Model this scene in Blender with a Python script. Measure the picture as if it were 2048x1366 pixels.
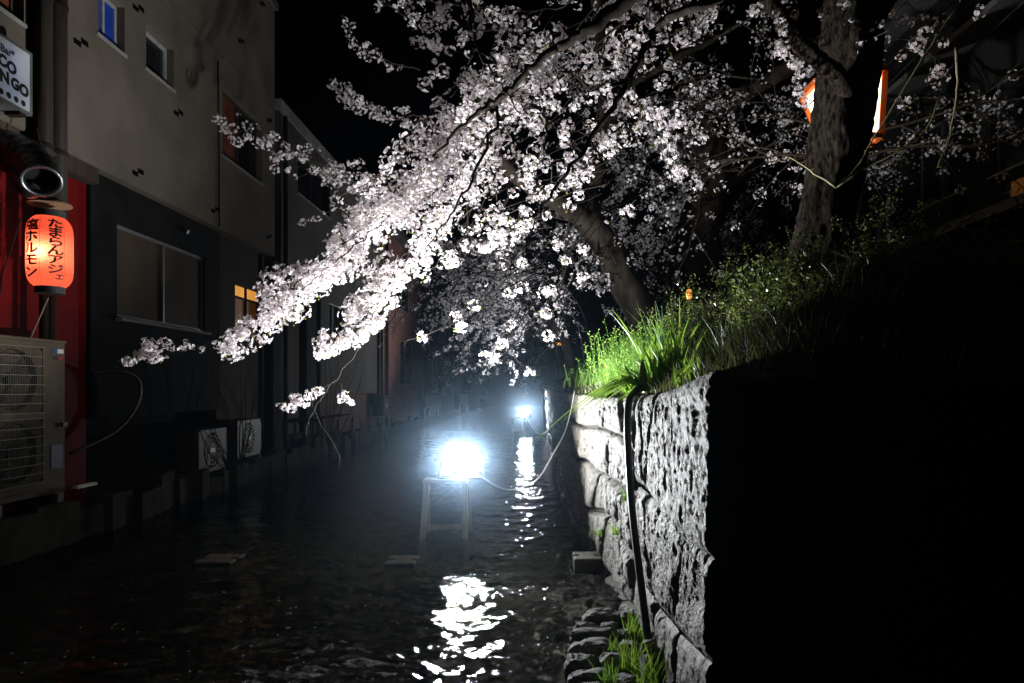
import bpy, bmesh, math, random
import numpy as np
from mathutils import Vector, Matrix, noise as mnoise

for o in list(bpy.data.objects):
    bpy.data.objects.remove(o, do_unlink=True)
SC = bpy.context.scene
COL = SC.collection
R = math.radians
rnd = random.Random(7)
nrg = np.random.default_rng(11)

# ------------------------------------------------------------------ camera, world, exposure
F = 1365.0          # focal length in photo pixels
CAMZ = 1.40
VX, VY = 1072.0, 775.0

cam_d = bpy.data.cameras.new('camera')
cam_d.sensor_width = 36.0
cam_d.lens = 24.0
cam_d.shift_x = -(VX - 1024) / 2048.0
cam_d.shift_y = (VY - 683) / 2048.0
cam_d.clip_start = 0.05
cam_d.clip_end = 400.0
cam = bpy.data.objects.new('camera', cam_d)
cam.location = (0, 0, CAMZ)
cam.rotation_euler = (R(90), 0, 0)
COL.objects.link(cam)
SC.camera = cam

world = bpy.data.worlds.new('World')
SC.world = world
world.use_nodes = True
wn = world.node_tree
sky = wn.nodes.new('ShaderNodeTexSky')
sky.sky_type = 'NISHITA'
sky.sun_disc = False
sky.sun_elevation = R(-6)
sky.sun_rotation = R(200)
bg = wn.nodes['Background']
wn.links.new(sky.outputs['Color'], bg.inputs['Color'])
bg.inputs['Strength'].default_value = 0.02

SC.view_settings.view_transform = 'Standard'
SC.view_settings.look = 'None'
SC.view_settings.exposure = 0.0
SC.view_settings.gamma = 1.0
SC.view_settings.use_curve_mapping = False
SC.cycles.use_denoising = True
SC.cycles.max_bounces = 5
SC.cycles.diffuse_bounces = 1
SC.cycles.use_adaptive_sampling = True
SC.cycles.adaptive_threshold = 0.02
SC.cycles.glossy_bounces = 3
SC.cycles.transmission_bounces = 4
SC.cycles.transparent_max_bounces = 12
SC.cycles.volume_bounces = 0
SC.cycles.sample_clamp_indirect = 4.0
SC.cycles.caustics_reflective = False
SC.cycles.caustics_refractive = False

FLOOD_AIM = Vector((0.13, -0.48, 0.865)).normalized()
FLOOD_POWER = 2000.0


def sstep(t):
    t = max(0.0, min(1.0, t))
    return t * t * (3 - 2 * t)


def P(x, y, Y):
    """photo pixel + real distance along the canal -> place in the world"""
    return Vector(((x - VX) / F * Y, Y, CAMZ - (y - VY) / F * Y))


# ------------------------------------------------------------------ materials
MATS = {}


def nt(name):
    m = bpy.data.materials.new(name)
    m.use_nodes = True
    t = m.node_tree
    b = t.nodes['Principled BSDF']
    return m, t, b


def mat(name, c1, c2=None, rough=0.8, scale=6.0, bump=0.0, bscale=40.0, metallic=0.0, spec=0.3,
        stretch=(1, 1, 1), bdist=0.02, detail=6.0, lo=0.35, hi=0.65, third=None):
    m, t, b = nt(name)
    n = t.nodes
    L = t.links.new
    c2 = c2 or tuple(v * 0.75 for v in c1)
    tc = n.new('ShaderNodeTexCoord')
    mp = n.new('ShaderNodeMapping')
    mp.inputs['Scale'].default_value = stretch
    L(tc.outputs['Object'], mp.inputs['Vector'])
    no = n.new('ShaderNodeTexNoise')
    no.inputs['Scale'].default_value = scale
    no.inputs['Detail'].default_value = detail
    no.inputs['Roughness'].default_value = 0.65
    L(mp.outputs['Vector'], no.inputs['Vector'])
    cr = n.new('ShaderNodeValToRGB')
    cr.color_ramp.elements[0].position = lo
    cr.color_ramp.elements[1].position = hi
    cr.color_ramp.elements[0].color = (*c2, 1)
    cr.color_ramp.elements[1].color = (*c1, 1)
    if third:
        e = cr.color_ramp.elements.new(min(hi + 0.12, 0.98))
        e.color = (*third, 1)
    L(no.outputs['Fac'], cr.inputs['Fac'])
    L(cr.outputs['Color'], b.inputs['Base Color'])
    b.inputs['Roughness'].default_value = rough
    b.inputs['Metallic'].default_value = metallic
    b.inputs['Specular IOR Level'].default_value = spec
    if bump > 0:
        n2 = n.new('ShaderNodeTexNoise')
        n2.inputs['Scale'].default_value = bscale
        n2.inputs['Detail'].default_value = 8.0
        n2.inputs['Roughness'].default_value = 0.7
        L(mp.outputs['Vector'], n2.inputs['Vector'])
        bp = n.new('ShaderNodeBump')
        bp.inputs['Strength'].default_value = bump
        bp.inputs['Distance'].default_value = bdist
        L(n2.outputs['Fac'], bp.inputs['Height'])
        L(bp.outputs['Normal'], b.inputs['Normal'])
    MATS[name] = m
    return m


def emit(name, col, strength, vary=None):
    m, t, b = nt(name)
    b.inputs['Base Color'].default_value = (*[min(1, c) * 0.6 for c in col], 1)
    b.inputs['Emission Color'].default_value = (*col, 1)
    b.inputs['Emission Strength'].default_value = strength
    if vary:
        n = t.nodes
        tc = n.new('ShaderNodeTexCoord')
        no = n.new('ShaderNodeTexNoise')
        no.inputs['Scale'].default_value = vary
        t.links.new(tc.outputs['Object'], no.inputs['Vector'])
        mx = n.new('ShaderNodeMath')
        mx.operation = 'MULTIPLY'
        mx.inputs[1].default_value = strength * 2
        t.links.new(no.outputs['Fac'], mx.inputs[0])
        t.links.new(mx.outputs[0], b.inputs['Emission Strength'])
    MATS[name] = m
    return m


def thin(name, c1, c2, trans=0.45, rough=0.6, scale=14.0, centre=None):
    """petals, leaves, paper: diffuse and translucent"""
    m = bpy.data.materials.new(name)
    m.use_nodes = True
    t = m.node_tree
    n = t.nodes
    L = t.links.new
    n.remove(n['Principled BSDF'])
    out = n['Material Output']
    tc = n.new('ShaderNodeTexCoord')
    no = n.new('ShaderNodeTexNoise')
    no.inputs['Scale'].default_value = scale
    no.inputs['Detail'].default_value = 3
    L(tc.outputs['Object'], no.inputs['Vector'])
    cr = n.new('ShaderNodeValToRGB')
    cr.color_ramp.elements[0].position = 0.38
    cr.color_ramp.elements[1].position = 0.62
    cr.color_ramp.elements[0].color = (*c2, 1)
    cr.color_ramp.elements[1].color = (*c1, 1)
    L(no.outputs['Fac'], cr.inputs['Fac'])
    colour = cr.outputs['Color']
    if centre:
        at = n.new('ShaderNodeAttribute')
        at.attribute_name = 'heart'
        mx = n.new('ShaderNodeMixRGB')
        mx.inputs['Color2'].default_value = (*centre, 1)
        L(at.outputs['Fac'], mx.inputs['Fac'])
        L(colour, mx.inputs['Color1'])
        colour = mx.outputs['Color']
    df = n.new('ShaderNodeBsdfDiffuse')
    tr = n.new('ShaderNodeBsdfTranslucent')
    L(colour, df.inputs['Color'])
    L(colour, tr.inputs['Color'])
    ms = n.new('ShaderNodeMixShader')
    ms.inputs['Fac'].default_value = trans
    L(df.outputs['BSDF'], ms.inputs[1])
    L(tr.outputs['BSDF'], ms.inputs[2])
    res = ms.outputs['Shader']
    if rough < 0.6:
        gl = n.new('ShaderNodeBsdfGlossy')
        gl.inputs['Roughness'].default_value = rough
        m2 = n.new('ShaderNodeMixShader')
        m2.inputs['Fac'].default_value = 0.06
        L(res, m2.inputs[1])
        L(gl.outputs['BSDF'], m2.inputs[2])
        res = m2.outputs['Shader']
    L(res, out.inputs['Surface'])
    MATS[name] = m
    return m


mat('stone', (0.25, 0.222, 0.18), (0.055, 0.048, 0.040), 0.6, 24, 1.0, 100, bdist=0.05, detail=15, lo=0.33, hi=0.60, third=(0.34, 0.31, 0.265), spec=0.35)
mat('joint', (0.05, 0.045, 0.04), (0.02, 0.02, 0.018), 0.95, 20, 0.6, 60, spec=0.06)
mat('rock', (0.24, 0.235, 0.22), (0.10, 0.10, 0.095), 0.75, 9, 1.0, 50)
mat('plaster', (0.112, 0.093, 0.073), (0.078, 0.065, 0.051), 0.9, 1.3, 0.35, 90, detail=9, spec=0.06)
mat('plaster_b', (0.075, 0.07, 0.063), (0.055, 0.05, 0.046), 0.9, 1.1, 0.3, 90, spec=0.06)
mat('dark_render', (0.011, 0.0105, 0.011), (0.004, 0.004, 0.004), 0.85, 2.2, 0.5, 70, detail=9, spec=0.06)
mat('red_wall', (0.115, 0.003, 0.0025), (0.08, 0.002, 0.002), 0.7, 3, 0.2, 50, spec=0.06)  # red lantern light put into the wall colour
mat('brown_wall', (0.10, 0.06, 0.05), (0.06, 0.04, 0.035), 0.85, 2, 0.3, 60, spec=0.06)
mat('brick_wall', (0.22, 0.11, 0.09), (0.13, 0.07, 0.06), 0.85, 3, 0.3, 60, spec=0.06)
mat('timber_dark', (0.05, 0.035, 0.025), (0.025, 0.018, 0.014), 0.8, 4, 0.3, 40, stretch=(1, 1, 0.1), spec=0.06)
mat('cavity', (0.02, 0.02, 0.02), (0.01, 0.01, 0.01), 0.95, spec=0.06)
mat('aluminium', (0.30, 0.30, 0.29), (0.22, 0.22, 0.215), 0.4, 8, metallic=0.7)
mat('frame_grey', (0.30, 0.30, 0.29), (0.2, 0.2, 0.2), 0.5, 8)
mat('blind', (0.062, 0.046, 0.030), (0.044, 0.033, 0.022), 0.7, 3, 0.1, 30, stretch=(1, 1, 0.3), spec=0.06)
mat('pane_dark', (0.012, 0.012, 0.014), (0.008, 0.008, 0.01), 0.08, 3, spec=0.5)
mat('pane_red', (0.16, 0.045, 0.02), (0.08, 0.02, 0.012), 0.4, 2.5, spec=0.5)
mat('vent_black', (0.004, 0.004, 0.004), (0.002, 0.002, 0.002), 0.95, spec=0.0)
mat('pipe_brown', (0.022, 0.017, 0.013), (0.012, 0.009, 0.007), 0.55, 5, 0.1, 40, stretch=(1, 1, 0.2), spec=0.06)
mat('duct_metal', (0.22, 0.22, 0.22), (0.12, 0.12, 0.12), 0.35, 6, 0.15, 30, metallic=0.9)
mat('ac_cream', (0.105, 0.08, 0.053), (0.065, 0.05, 0.033), 0.5, 5, 0.1, 60, detail=9, spec=0.06)
mat('ac_white', (0.05, 0.043, 0.033), (0.034, 0.029, 0.023), 0.5, 6, 0.1, 60, spec=0.06)
mat('wire', (0.20, 0.18, 0.14), (0.13, 0.11, 0.085), 0.5, 20)
mat('sticker_navy', (0.03, 0.06, 0.12), (0.02, 0.05, 0.1), 0.5)
mat('sticker_blue', (0.16, 0.18, 0.26), (0.12, 0.14, 0.2), 0.6, 90)
mat('sticker_white', (0.6, 0.6, 0.58), (0.5, 0.5, 0.48), 0.5)
mat('ink', (0.012, 0.010, 0.010), (0.008, 0.007, 0.007), 0.6)
mat('ink_red', (0.45, 0.03, 0.03), (0.35, 0.02, 0.02), 0.6)
mat('concrete', (0.27, 0.25, 0.22), (0.14, 0.135, 0.12), 0.9, 5, 0.7, 45, detail=9)
mat('concrete_wet', (0.20, 0.18, 0.15), (0.11, 0.10, 0.085), 0.6, 9, 0.5, 60)
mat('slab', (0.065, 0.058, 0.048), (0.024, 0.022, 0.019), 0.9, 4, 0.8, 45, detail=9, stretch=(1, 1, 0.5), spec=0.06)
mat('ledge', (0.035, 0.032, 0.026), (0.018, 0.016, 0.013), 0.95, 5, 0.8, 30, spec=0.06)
mat('soil', (0.045, 0.035, 0.022), (0.022, 0.018, 0.012), 0.95, 5, 1.0, 20, spec=0.06)
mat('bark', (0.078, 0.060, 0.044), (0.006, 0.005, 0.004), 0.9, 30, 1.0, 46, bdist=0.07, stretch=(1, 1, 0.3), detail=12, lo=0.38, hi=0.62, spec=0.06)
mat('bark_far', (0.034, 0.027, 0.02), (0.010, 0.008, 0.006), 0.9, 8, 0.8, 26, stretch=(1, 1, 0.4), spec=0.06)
mat('bark_dark', (0.045, 0.036, 0.03), (0.022, 0.018, 0.015), 0.9, 14, 0.8, 40, spec=0.06)  # darker copy of the bark, shade put into the colour
mat('trim_dim', (0.07, 0.068, 0.064), (0.05, 0.048, 0.046), 0.8, 5, spec=0.06)
mat('twig', (0.055, 0.043, 0.034), (0.03, 0.024, 0.019), 0.85, 20, spec=0.06)
mat('shoot', (0.50, 0.43, 0.25), (0.34, 0.29, 0.16), 0.7, 20)
mat('wood_pale', (0.84, 0.82, 0.77), (0.68, 0.66, 0.61), 0.75, 7, 0.2, 40, stretch=(1, 1, 0.2))
mat('black_metal', (0.03, 0.03, 0.032), (0.02, 0.02, 0.02), 0.45)
mat('hose_black', (0.02, 0.02, 0.022), (0.012, 0.012, 0.012), 0.4, 10, spec=0.6)
mat('cable_white', (0.75, 0.74, 0.70), (0.65, 0.64, 0.6), 0.5)
mat('orange_paint', (0.80, 0.16, 0.02), (0.7, 0.12, 0.015), 0.5)
mat('bed', (0.20, 0.165, 0.095), (0.03, 0.045, 0.022), 0.9, 7, 1.0, 26, detail=12, bdist=0.04)
mat('straw', (0.30, 0.18, 0.09), (0.18, 0.10, 0.05), 0.8, 40, 0.5, 60)
mat('roof_tile', (0.06, 0.06, 0.065), (0.04, 0.04, 0.042), 0.6, 6)
mat('white_trim', (0.20, 0.195, 0.18), (0.15, 0.145, 0.135), 0.7, 5, spec=0.06)
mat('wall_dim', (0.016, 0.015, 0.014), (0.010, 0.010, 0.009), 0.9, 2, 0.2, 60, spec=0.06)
emit('blue_window', (0.010, 0.040, 0.30), 0.12, 6.0)
emit('amber_window', (1.0, 0.42, 0.07), 0.75, 2.0)
emit('amber_dim', (0.7, 0.28, 0.06), 0.03, 4.0)
emit('far_orange', (1.0, 0.35, 0.06), 1.2)
emit('bulb', (1.0, 0.86, 0.70), 125.0)
emit('blue_tube', (0.18, 0.32, 1.0), 5.0)
emit('bonbori_paper', (1.0, 0.80, 0.52), 3.2, 2.0)
emit('flood', (0.93, 0.97, 1.0), FLOOD_POWER)
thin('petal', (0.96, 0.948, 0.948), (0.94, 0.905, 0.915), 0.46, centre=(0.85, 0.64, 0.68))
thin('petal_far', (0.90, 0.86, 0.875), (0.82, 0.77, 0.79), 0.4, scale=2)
thin('leaflet', (0.30, 0.36, 0.06), (0.26, 0.17, 0.05), 0.5, scale=5)
thin('grass', (0.10, 0.24, 0.03), (0.05, 0.14, 0.02), 0.45, 0.35, scale=3)
thin('grass_dry', (0.12, 0.12, 0.045), (0.035, 0.055, 0.012), 0.4, 0.4, scale=2)
thin('blade', (0.26, 0.42, 0.05), (0.14, 0.28, 0.03), 0.45, 0.3, scale=4)
thin('iris', (0.20, 0.38, 0.26), (0.14, 0.28, 0.17), 0.3, 0.3, scale=6)
thin('herb', (0.26, 0.41, 0.09), (0.13, 0.26, 0.05), 0.45, scale=6)
thin('shrub_leaf', (0.20, 0.24, 0.06), (0.10, 0.14, 0.03), 0.4, 0.35, scale=5)
thin('lantern_paper', (0.95, 0.16, 0.085), (0.93, 0.145, 0.078), 0.85, scale=30)
thin('sign_face', (0.80, 0.82, 0.84), (0.74, 0.76, 0.78), 0.5, scale=4)
thin('red_cloth', (0.6, 0.05, 0.02), (0.5, 0.04, 0.02), 0.3)


def water_material():
    m = bpy.data.materials.new('water')
    m.use_nodes = True
    t = m.node_tree
    n = t.nodes
    L = t.links.new
    n.remove(n['Principled BSDF'])
    out = n['Material Output']
    tc = n.new('ShaderNodeTexCoord')
    mp = n.new('ShaderNodeMapping')
    mp.inputs['Scale'].default_value = (0.7, 1.5, 1)
    L(tc.outputs['Object'], mp.inputs['Vector'])
    no = n.new('ShaderNodeTexNoise')
    no.inputs['Scale'].default_value = 17.0
    no.inputs['Detail'].default_value = 3.0
    no.inputs['Roughness'].default_value = 0.55
    no.inputs['Distortion'].default_value = 0.6
    L(mp.outputs['Vector'], no.inputs['Vector'])
    bp = n.new('ShaderNodeBump')
    bp.inputs['Strength'].default_value = 0.20
    bp.inputs['Distance'].default_value = 0.02
    L(no.outputs['Fac'], bp.inputs['Height'])
    fr = n.new('ShaderNodeFresnel')
    fr.inputs['IOR'].default_value = 1.33
    L(bp.outputs['Normal'], fr.inputs['Normal'])
    tr = n.new('ShaderNodeBsdfTransparent')
    tr.inputs['Color'].default_value = (0.68, 0.74, 0.60, 1)
    gl = n.new('ShaderNodeBsdfGlossy')
    gl.inputs['Roughness'].default_value = 0.014
    gl.inputs['Color'].default_value = (0.95, 0.97, 1, 1)
    L(bp.outputs['Normal'], gl.inputs['Normal'])
    ms = n.new('ShaderNodeMixShader')
    L(fr.outputs['Fac'], ms.inputs['Fac'])
    L(tr.outputs['BSDF'], ms.inputs[1])
    L(gl.outputs['BSDF'], ms.inputs[2])
    L(ms.outputs['Shader'], out.inputs['Surface'])
    MATS['water'] = m


water_material()


# ------------------------------------------------------------------ object helpers
def empty(name, loc=(0, 0, 0)):
    o = bpy.data.objects.new(name, None)
    o.empty_display_size = 0.1
    o.location = loc
    COL.objects.link(o)
    return o


def tag(o, label=None, cat=None, group=None, kind=None):
    if label:
        o['label'] = label
    if cat:
        o['category'] = cat
    if group:
        o['group'] = group
    if kind:
        o['kind'] = kind
    return o


def thing(name, label, cat, loc=(0, 0, 0), group=None):
    return tag(empty(name, loc), label, cat, group)


def link(me, name, m, parent=None, smooth=False):
    if m:
        me.materials.append(MATS[m])
    if smooth:
        me.polygons.foreach_set('use_smooth', [True] * len(me.polygons))
    o = bpy.data.objects.new(name, me)
    COL.objects.link(o)
    if parent is not None:
        o.parent = parent
        # parts are modelled in world coordinates
        w = Vector((0, 0, 0))
        p = parent
        while p is not None:
            w = w + p.location
            p = p.parent
        o.location = -w
    return o


def arr_mesh(name, V, Fq, attr=None):
    """numpy verts (n,3) and faces (m,k) -> mesh"""
    V = np.asarray(V, dtype=np.float32)
    Fq = np.asarray(Fq, dtype=np.int32)
    me = bpy.data.meshes.new(name)
    k = Fq.shape[1]
    me.vertices.add(len(V))
    me.vertices.foreach_set('co', V.ravel())
    me.loops.add(Fq.size)
    me.loops.foreach_set('vertex_index', Fq.ravel())
    me.polygons.add(len(Fq))
    me.polygons.foreach_set('loop_start', np.arange(0, Fq.size, k, dtype=np.int32))
    if attr is not None:
        a = me.attributes.new('heart', 'FLOAT', 'POINT')
        a.data.foreach_set('value', np.asarray(attr, dtype=np.float32))
    me.update(calc_edges=True)
    return me


class MB:
    def __init__(s):
        s.v = []
        s.f = []

    def add(s, vs, fs):
        n = len(s.v)
        s.v += [tuple(v) for v in vs]
        s.f += [tuple(i + n for i in f) for f in fs]
        return s

    def box(s, x0, x1, y0, y1, z0, z1):
        return s.add([(x0, y0, z0), (x1, y0, z0), (x1, y1, z0), (x0, y1, z0),
                      (x0, y0, z1), (x1, y0, z1), (x1, y1, z1), (x0, y1, z1)],
                     [(0, 3, 2, 1), (4, 5, 6, 7), (0, 1, 5, 4), (1, 2, 6, 5), (2, 3, 7, 6), (3, 0, 4, 7)])

    def bar(s, a, b, w, h, up=(0, 0, 1)):
        a, b = Vector(a), Vector(b)
        d = (b - a).normalized()
        u = Vector(up)
        if abs(d.dot(u)) > 0.98:
            u = Vector((0, 1, 0))
        sx = d.cross(u).normalized() * w / 2
        sy = sx.cross(d).normalized() * h / 2
        q = []
        for p in (a, b):
            q += [p - sx - sy, p + sx - sy, p + sx + sy, p - sx + sy]
        return s.add(q, [(0, 1, 2, 3), (7, 6, 5, 4), (0, 4, 5, 1), (1, 5, 6, 2), (2, 6, 7, 3), (3, 7, 4, 0)])

    def tube(s, pts, rad, n=8, caps=True):
        V, Fc = tube_arrays(pts, rad, n)
        fs = [tuple(f) for f in Fc]
        if caps:
            fs.append(tuple(range(n))[::-1])
            fs.append(tuple(range(len(V) - n, len(V))))
        return s.add(V, fs)

    def lathe(s, c, prof, n=24, axis=None, a0=0.0):
        """prof: (radius, height) pairs around +z at c, optional rotation matrix"""
        vs, fs = [], []
        for (r, h) in prof:
            for i in range(n):
                a = a0 + 2 * math.pi * i / n
                p = Vector((r * math.cos(a), r * math.sin(a), h))
                if axis is not None:
                    p = axis @ p
                vs.append(Vector(c) + p)
        for j in range(len(prof) - 1):
            for i in range(n):
                k = (i + 1) % n
                fs.append((j * n + i, j * n + k, (j + 1) * n + k, (j + 1) * n + i))
        return s.add(vs, fs)

    def disc(s, c, r, n=24, axis=None, flip=False):
        vs = []
        for i in range(n):
            a = 2 * math.pi * i / n
            p = Vector((r * math.cos(a), r * math.sin(a), 0))
            if axis is not None:
                p = axis @ p
            vs.append(Vector(c) + p)
        f = tuple(range(n))
        return s.add(vs, [f[::-1] if flip else f])

    def build(s, name, m, parent=None, smooth=False, bevel=0.0):
        me = bpy.data.meshes.new(name)
        me.from_pydata(s.v, [], s.f)
        me.update()
        o = link(me, name, m, parent, smooth)
        if bevel > 0:
            b = o.modifiers.new('bevel', 'BEVEL')
            b.width = bevel
            b.segments = 2
            b.limit_method = 'ANGLE'
        return o


def tube_arrays(pts, rad, n=8):
    pts = [Vector(p) for p in pts]
    if not hasattr(rad, '__len__'):
        rad = [rad] * len(pts)
    V = []
    d0 = (pts[1] - pts[0]).normalized()
    up = Vector((0, 0, 1)) if abs(d0.z) < 0.9 else Vector((1, 0, 0))
    sx = d0.cross(up).normalized()
    for i, p in enumerate(pts):
        a = pts[max(i - 1, 0)]
        b = pts[min(i + 1, len(pts) - 1)]
        d = (b - a)
        if d.length < 1e-9:
            d = d0
        d = d.normalized()
        sx = (sx - d * sx.dot(d)).normalized()
        sy = d.cross(sx)
        for k in range(n):
            t = 2 * math.pi * k / n
            V.append(p + (sx * math.cos(t) + sy * math.sin(t)) * rad[i])
    Fc = []
    for i in range(len(pts) - 1):
        for k in range(n):
            k2 = (k + 1) % n
            Fc.append((i * n + k, i * n + k2, (i + 1) * n + k2, (i + 1) * n + k))
    return V, Fc


def smooth_path(pts, sub=6, jit=0.0, rg=None):
    """Catmull-Rom through pts"""
    pts = [Vector(p) for p in pts]
    q = [pts[0] * 2 - pts[1]] + pts + [pts[-1] * 2 - pts[-2]]
    out = []
    for i in range(1, len(q) - 2):
        for k in range(sub):
            t = k / sub
            a, b, c, d = q[i - 1], q[i], q[i + 1], q[i + 2]
            p = 0.5 * ((2 * b) + (c - a) * t + (2 * a - 5 * b + 4 * c - d) * t * t + (3 * b - a - 3 * c + d) * t ** 3)
            if jit and (i > 1 or k > 0):
                rg_ = rg or rnd
                p = p + Vector((rg_.gauss(0, jit), rg_.gauss(0, jit), rg_.gauss(0, jit)))
            out.append(p)
    out.append(pts[-1])
    return out


def text_mesh(body, size, offset=0.0, spacing=1.0):
    c = bpy.data.curves.new('lettering', 'FONT')
    c.body = body
    c.size = size
    c.offset = offset
    c.align_x = 'CENTER'
    c.align_y = 'CENTER'
    c.space_character = spacing
    o = bpy.data.objects.new('lettering', c)
    COL.objects.link(o)
    bpy.context.view_layer.update()
    src = o.to_mesh()
    vs = [tuple(v.co) for v in src.vertices]
    fs = [tuple(p.vertices) for p in src.polygons]
    o.to_mesh_clear()
    bpy.data.objects.remove(o, do_unlink=True)
    bpy.data.curves.remove(c)
    return vs, fs


# ------------------------------------------------------------------ the canal: bed, water
def wall_foot(Y):
    return float(np.interp(Y, [0, 2.5, 4.5, 6.3, 8.5, 10.9, 40], [0.64, 0.62, 0.57, 0.43, 0.34, 0.31, 0.34]))


def wall_top_x(Y):
    return float(np.interp(Y, [0, 2.5, 4.5, 6.3, 8.5, 10.9, 40], [0.66, 0.64, 0.60, 0.47, 0.36, 0.31, 0.36]))


def wall_top_z(Y):
    return float(np.interp(Y, [0, 2.5, 3.2, 4.2, 40], [1.47, 1.47, 1.39, 1.35, 1.35]))


def make_bed():
    ys = np.concatenate([np.arange(-8, 2, 0.5), np.arange(2, 9, 0.07), np.arange(9, 61, 1.0)])
    xs = np.linspace(-5.2, 0.9, 90)
    V = []
    for y in ys:
        for x in xs:
            z = -0.22 + 0.05 * mnoise.noise((x * 1.3, y * 1.3, 0)) + 0.03 * mnoise.noise((x * 6, y * 6, 3))
            sh = max(0.0, 1 - abs(x - 0.55) / 0.75) * max(0.0, 1 - abs(y - 4.3) / 2.3)
            z += 0.20 * sh
            V.append((x, y, min(z, -0.02)))
    nx = len(xs)
    Fq = [(j * nx + i, j * nx + i + 1, (j + 1) * nx + i + 1, (j + 1) * nx + i)
          for j in range(len(ys) - 1) for i in range(nx - 1)]
    o = link(arr_mesh('canal_bed', V, Fq), 'canal_bed', 'bed', smooth=True)
    tag(o, 'dark gravel bed of the shallow canal', None, kind='structure')


make_bed()


def make_water():
    ys = np.concatenate([np.arange(-8, 1.4, 0.2), np.arange(1.4, 2.6, 0.03), np.arange(2.6, 7, 0.0125), np.arange(7, 10, 0.025), np.arange(10, 22, 0.04), np.arange(22, 61, 0.4)])
    xs = np.concatenate([np.linspace(-5.2, -1.7, 80, endpoint=False), np.linspace(-1.7, 0.9, 150)])
    X, Y = np.meshgrid(xs, ys)
    Z = np.zeros_like(X)
    g = np.random.default_rng(5)
    wob = 0.25 * np.sin(X * 1.3 + 0.4 * Y) + 0.15 * np.sin(2.9 * X - Y * 0.7)
    for k in range(60):
        lam = 0.052 * (1.1 ** (k % 24)) * g.uniform(0.85, 1.2)
        ang = g.normal(math.pi / 2, 0.8)
        kx, ky = math.cos(ang) * 2 * math.pi / lam, math.sin(ang) * 2 * math.pi / lam
        slope = 0.040
        amp = slope * lam / (2 * math.pi)
        Z += amp * np.sin(kx * X + ky * (Y + wob * 0.35) + g.uniform(0, 6.28)) * (0.6 + 0.4 * np.sin(X * g.uniform(.6, 2) + Y * g.uniform(.5, 1.6) + g.uniform(0, 6)))
    # livelier riffle near the wall
    Z *= 0.8 + 1.5 * np.exp(-((X - 0.25) / 0.55) ** 2) * np.exp(-((Y - 4.5) / 4.5) ** 2)
    V = np.stack([X, Y, Z], -1).reshape(-1, 3)
    nx = len(xs)
    j, i = np.meshgrid(np.arange(len(ys) - 1), np.arange(nx - 1), indexing='ij')
    a = (j * nx + i).ravel()
    Fq = np.stack([a, a + 1, a + 1 + nx, a + nx], -1)
    o = link(arr_mesh('canal_water', V, Fq), 'canal_water', 'water', smooth=True)
    tag(o, 'rippled dark canal water with white lamp glitter', None, kind='structure')


make_water()


# ------------------------------------------------------------------ right bank: stone wall and slope
def stone_mesh(c00, c10, c11, c01, out, n, m, bulge, seed, rough, open_end=False, fq=9.0, jd=0.05):
    """four corners on the wall face; a pillowy rough stone standing proud of the joint"""
    V = []
    sd = seed * 7.13
    for j in range(m + 1):
        v = j / m
        for i in range(n + 1):
            u = i / n
            p = (c00 * (1 - u) + c10 * u) * (1 - v) + (c01 * (1 - u) + c11 * u) * v
            eu = 1 - abs(2 * u - 1) ** 14
            if open_end and u < 0.5:
                eu = 1.0
            ev = 1 - abs(2 * v - 1) ** 12
            h = -jd + (jd + bulge) * (eu * ev) ** 0.8
            q = p * 1.0
            nz = mnoise.noise((q.y * 3.1 + sd, q.z * 3.1, q.x * 3 + sd))
            fr = mnoise.fractal((q.y * fq + sd, q.z * fq * 0.6, q.x * fq), 0.62, 2.2, 5)
            ct = mnoise.noise((q.y * 5.5 + sd, q.z * 3.2 + sd, q.x * 5.5))
            h += rough * (0.9 * nz + 0.75 * fr) * (0.3 + 0.7 * eu * ev)
            h -= 0.35 * rough * sstep((ct - 0.30) * 6) + 0.5 * rough * sstep((abs(fr) < 0.05) * 1.0)
            V.append(p + out * h)
    nx = n + 1
    Fq = [(j * nx + i, j * nx + i + 1, (j + 1) * nx + i + 1, (j + 1) * nx + i) for j in range(m) for i in range(n)]
    return arr_mesh('stone', V, Fq)


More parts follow.
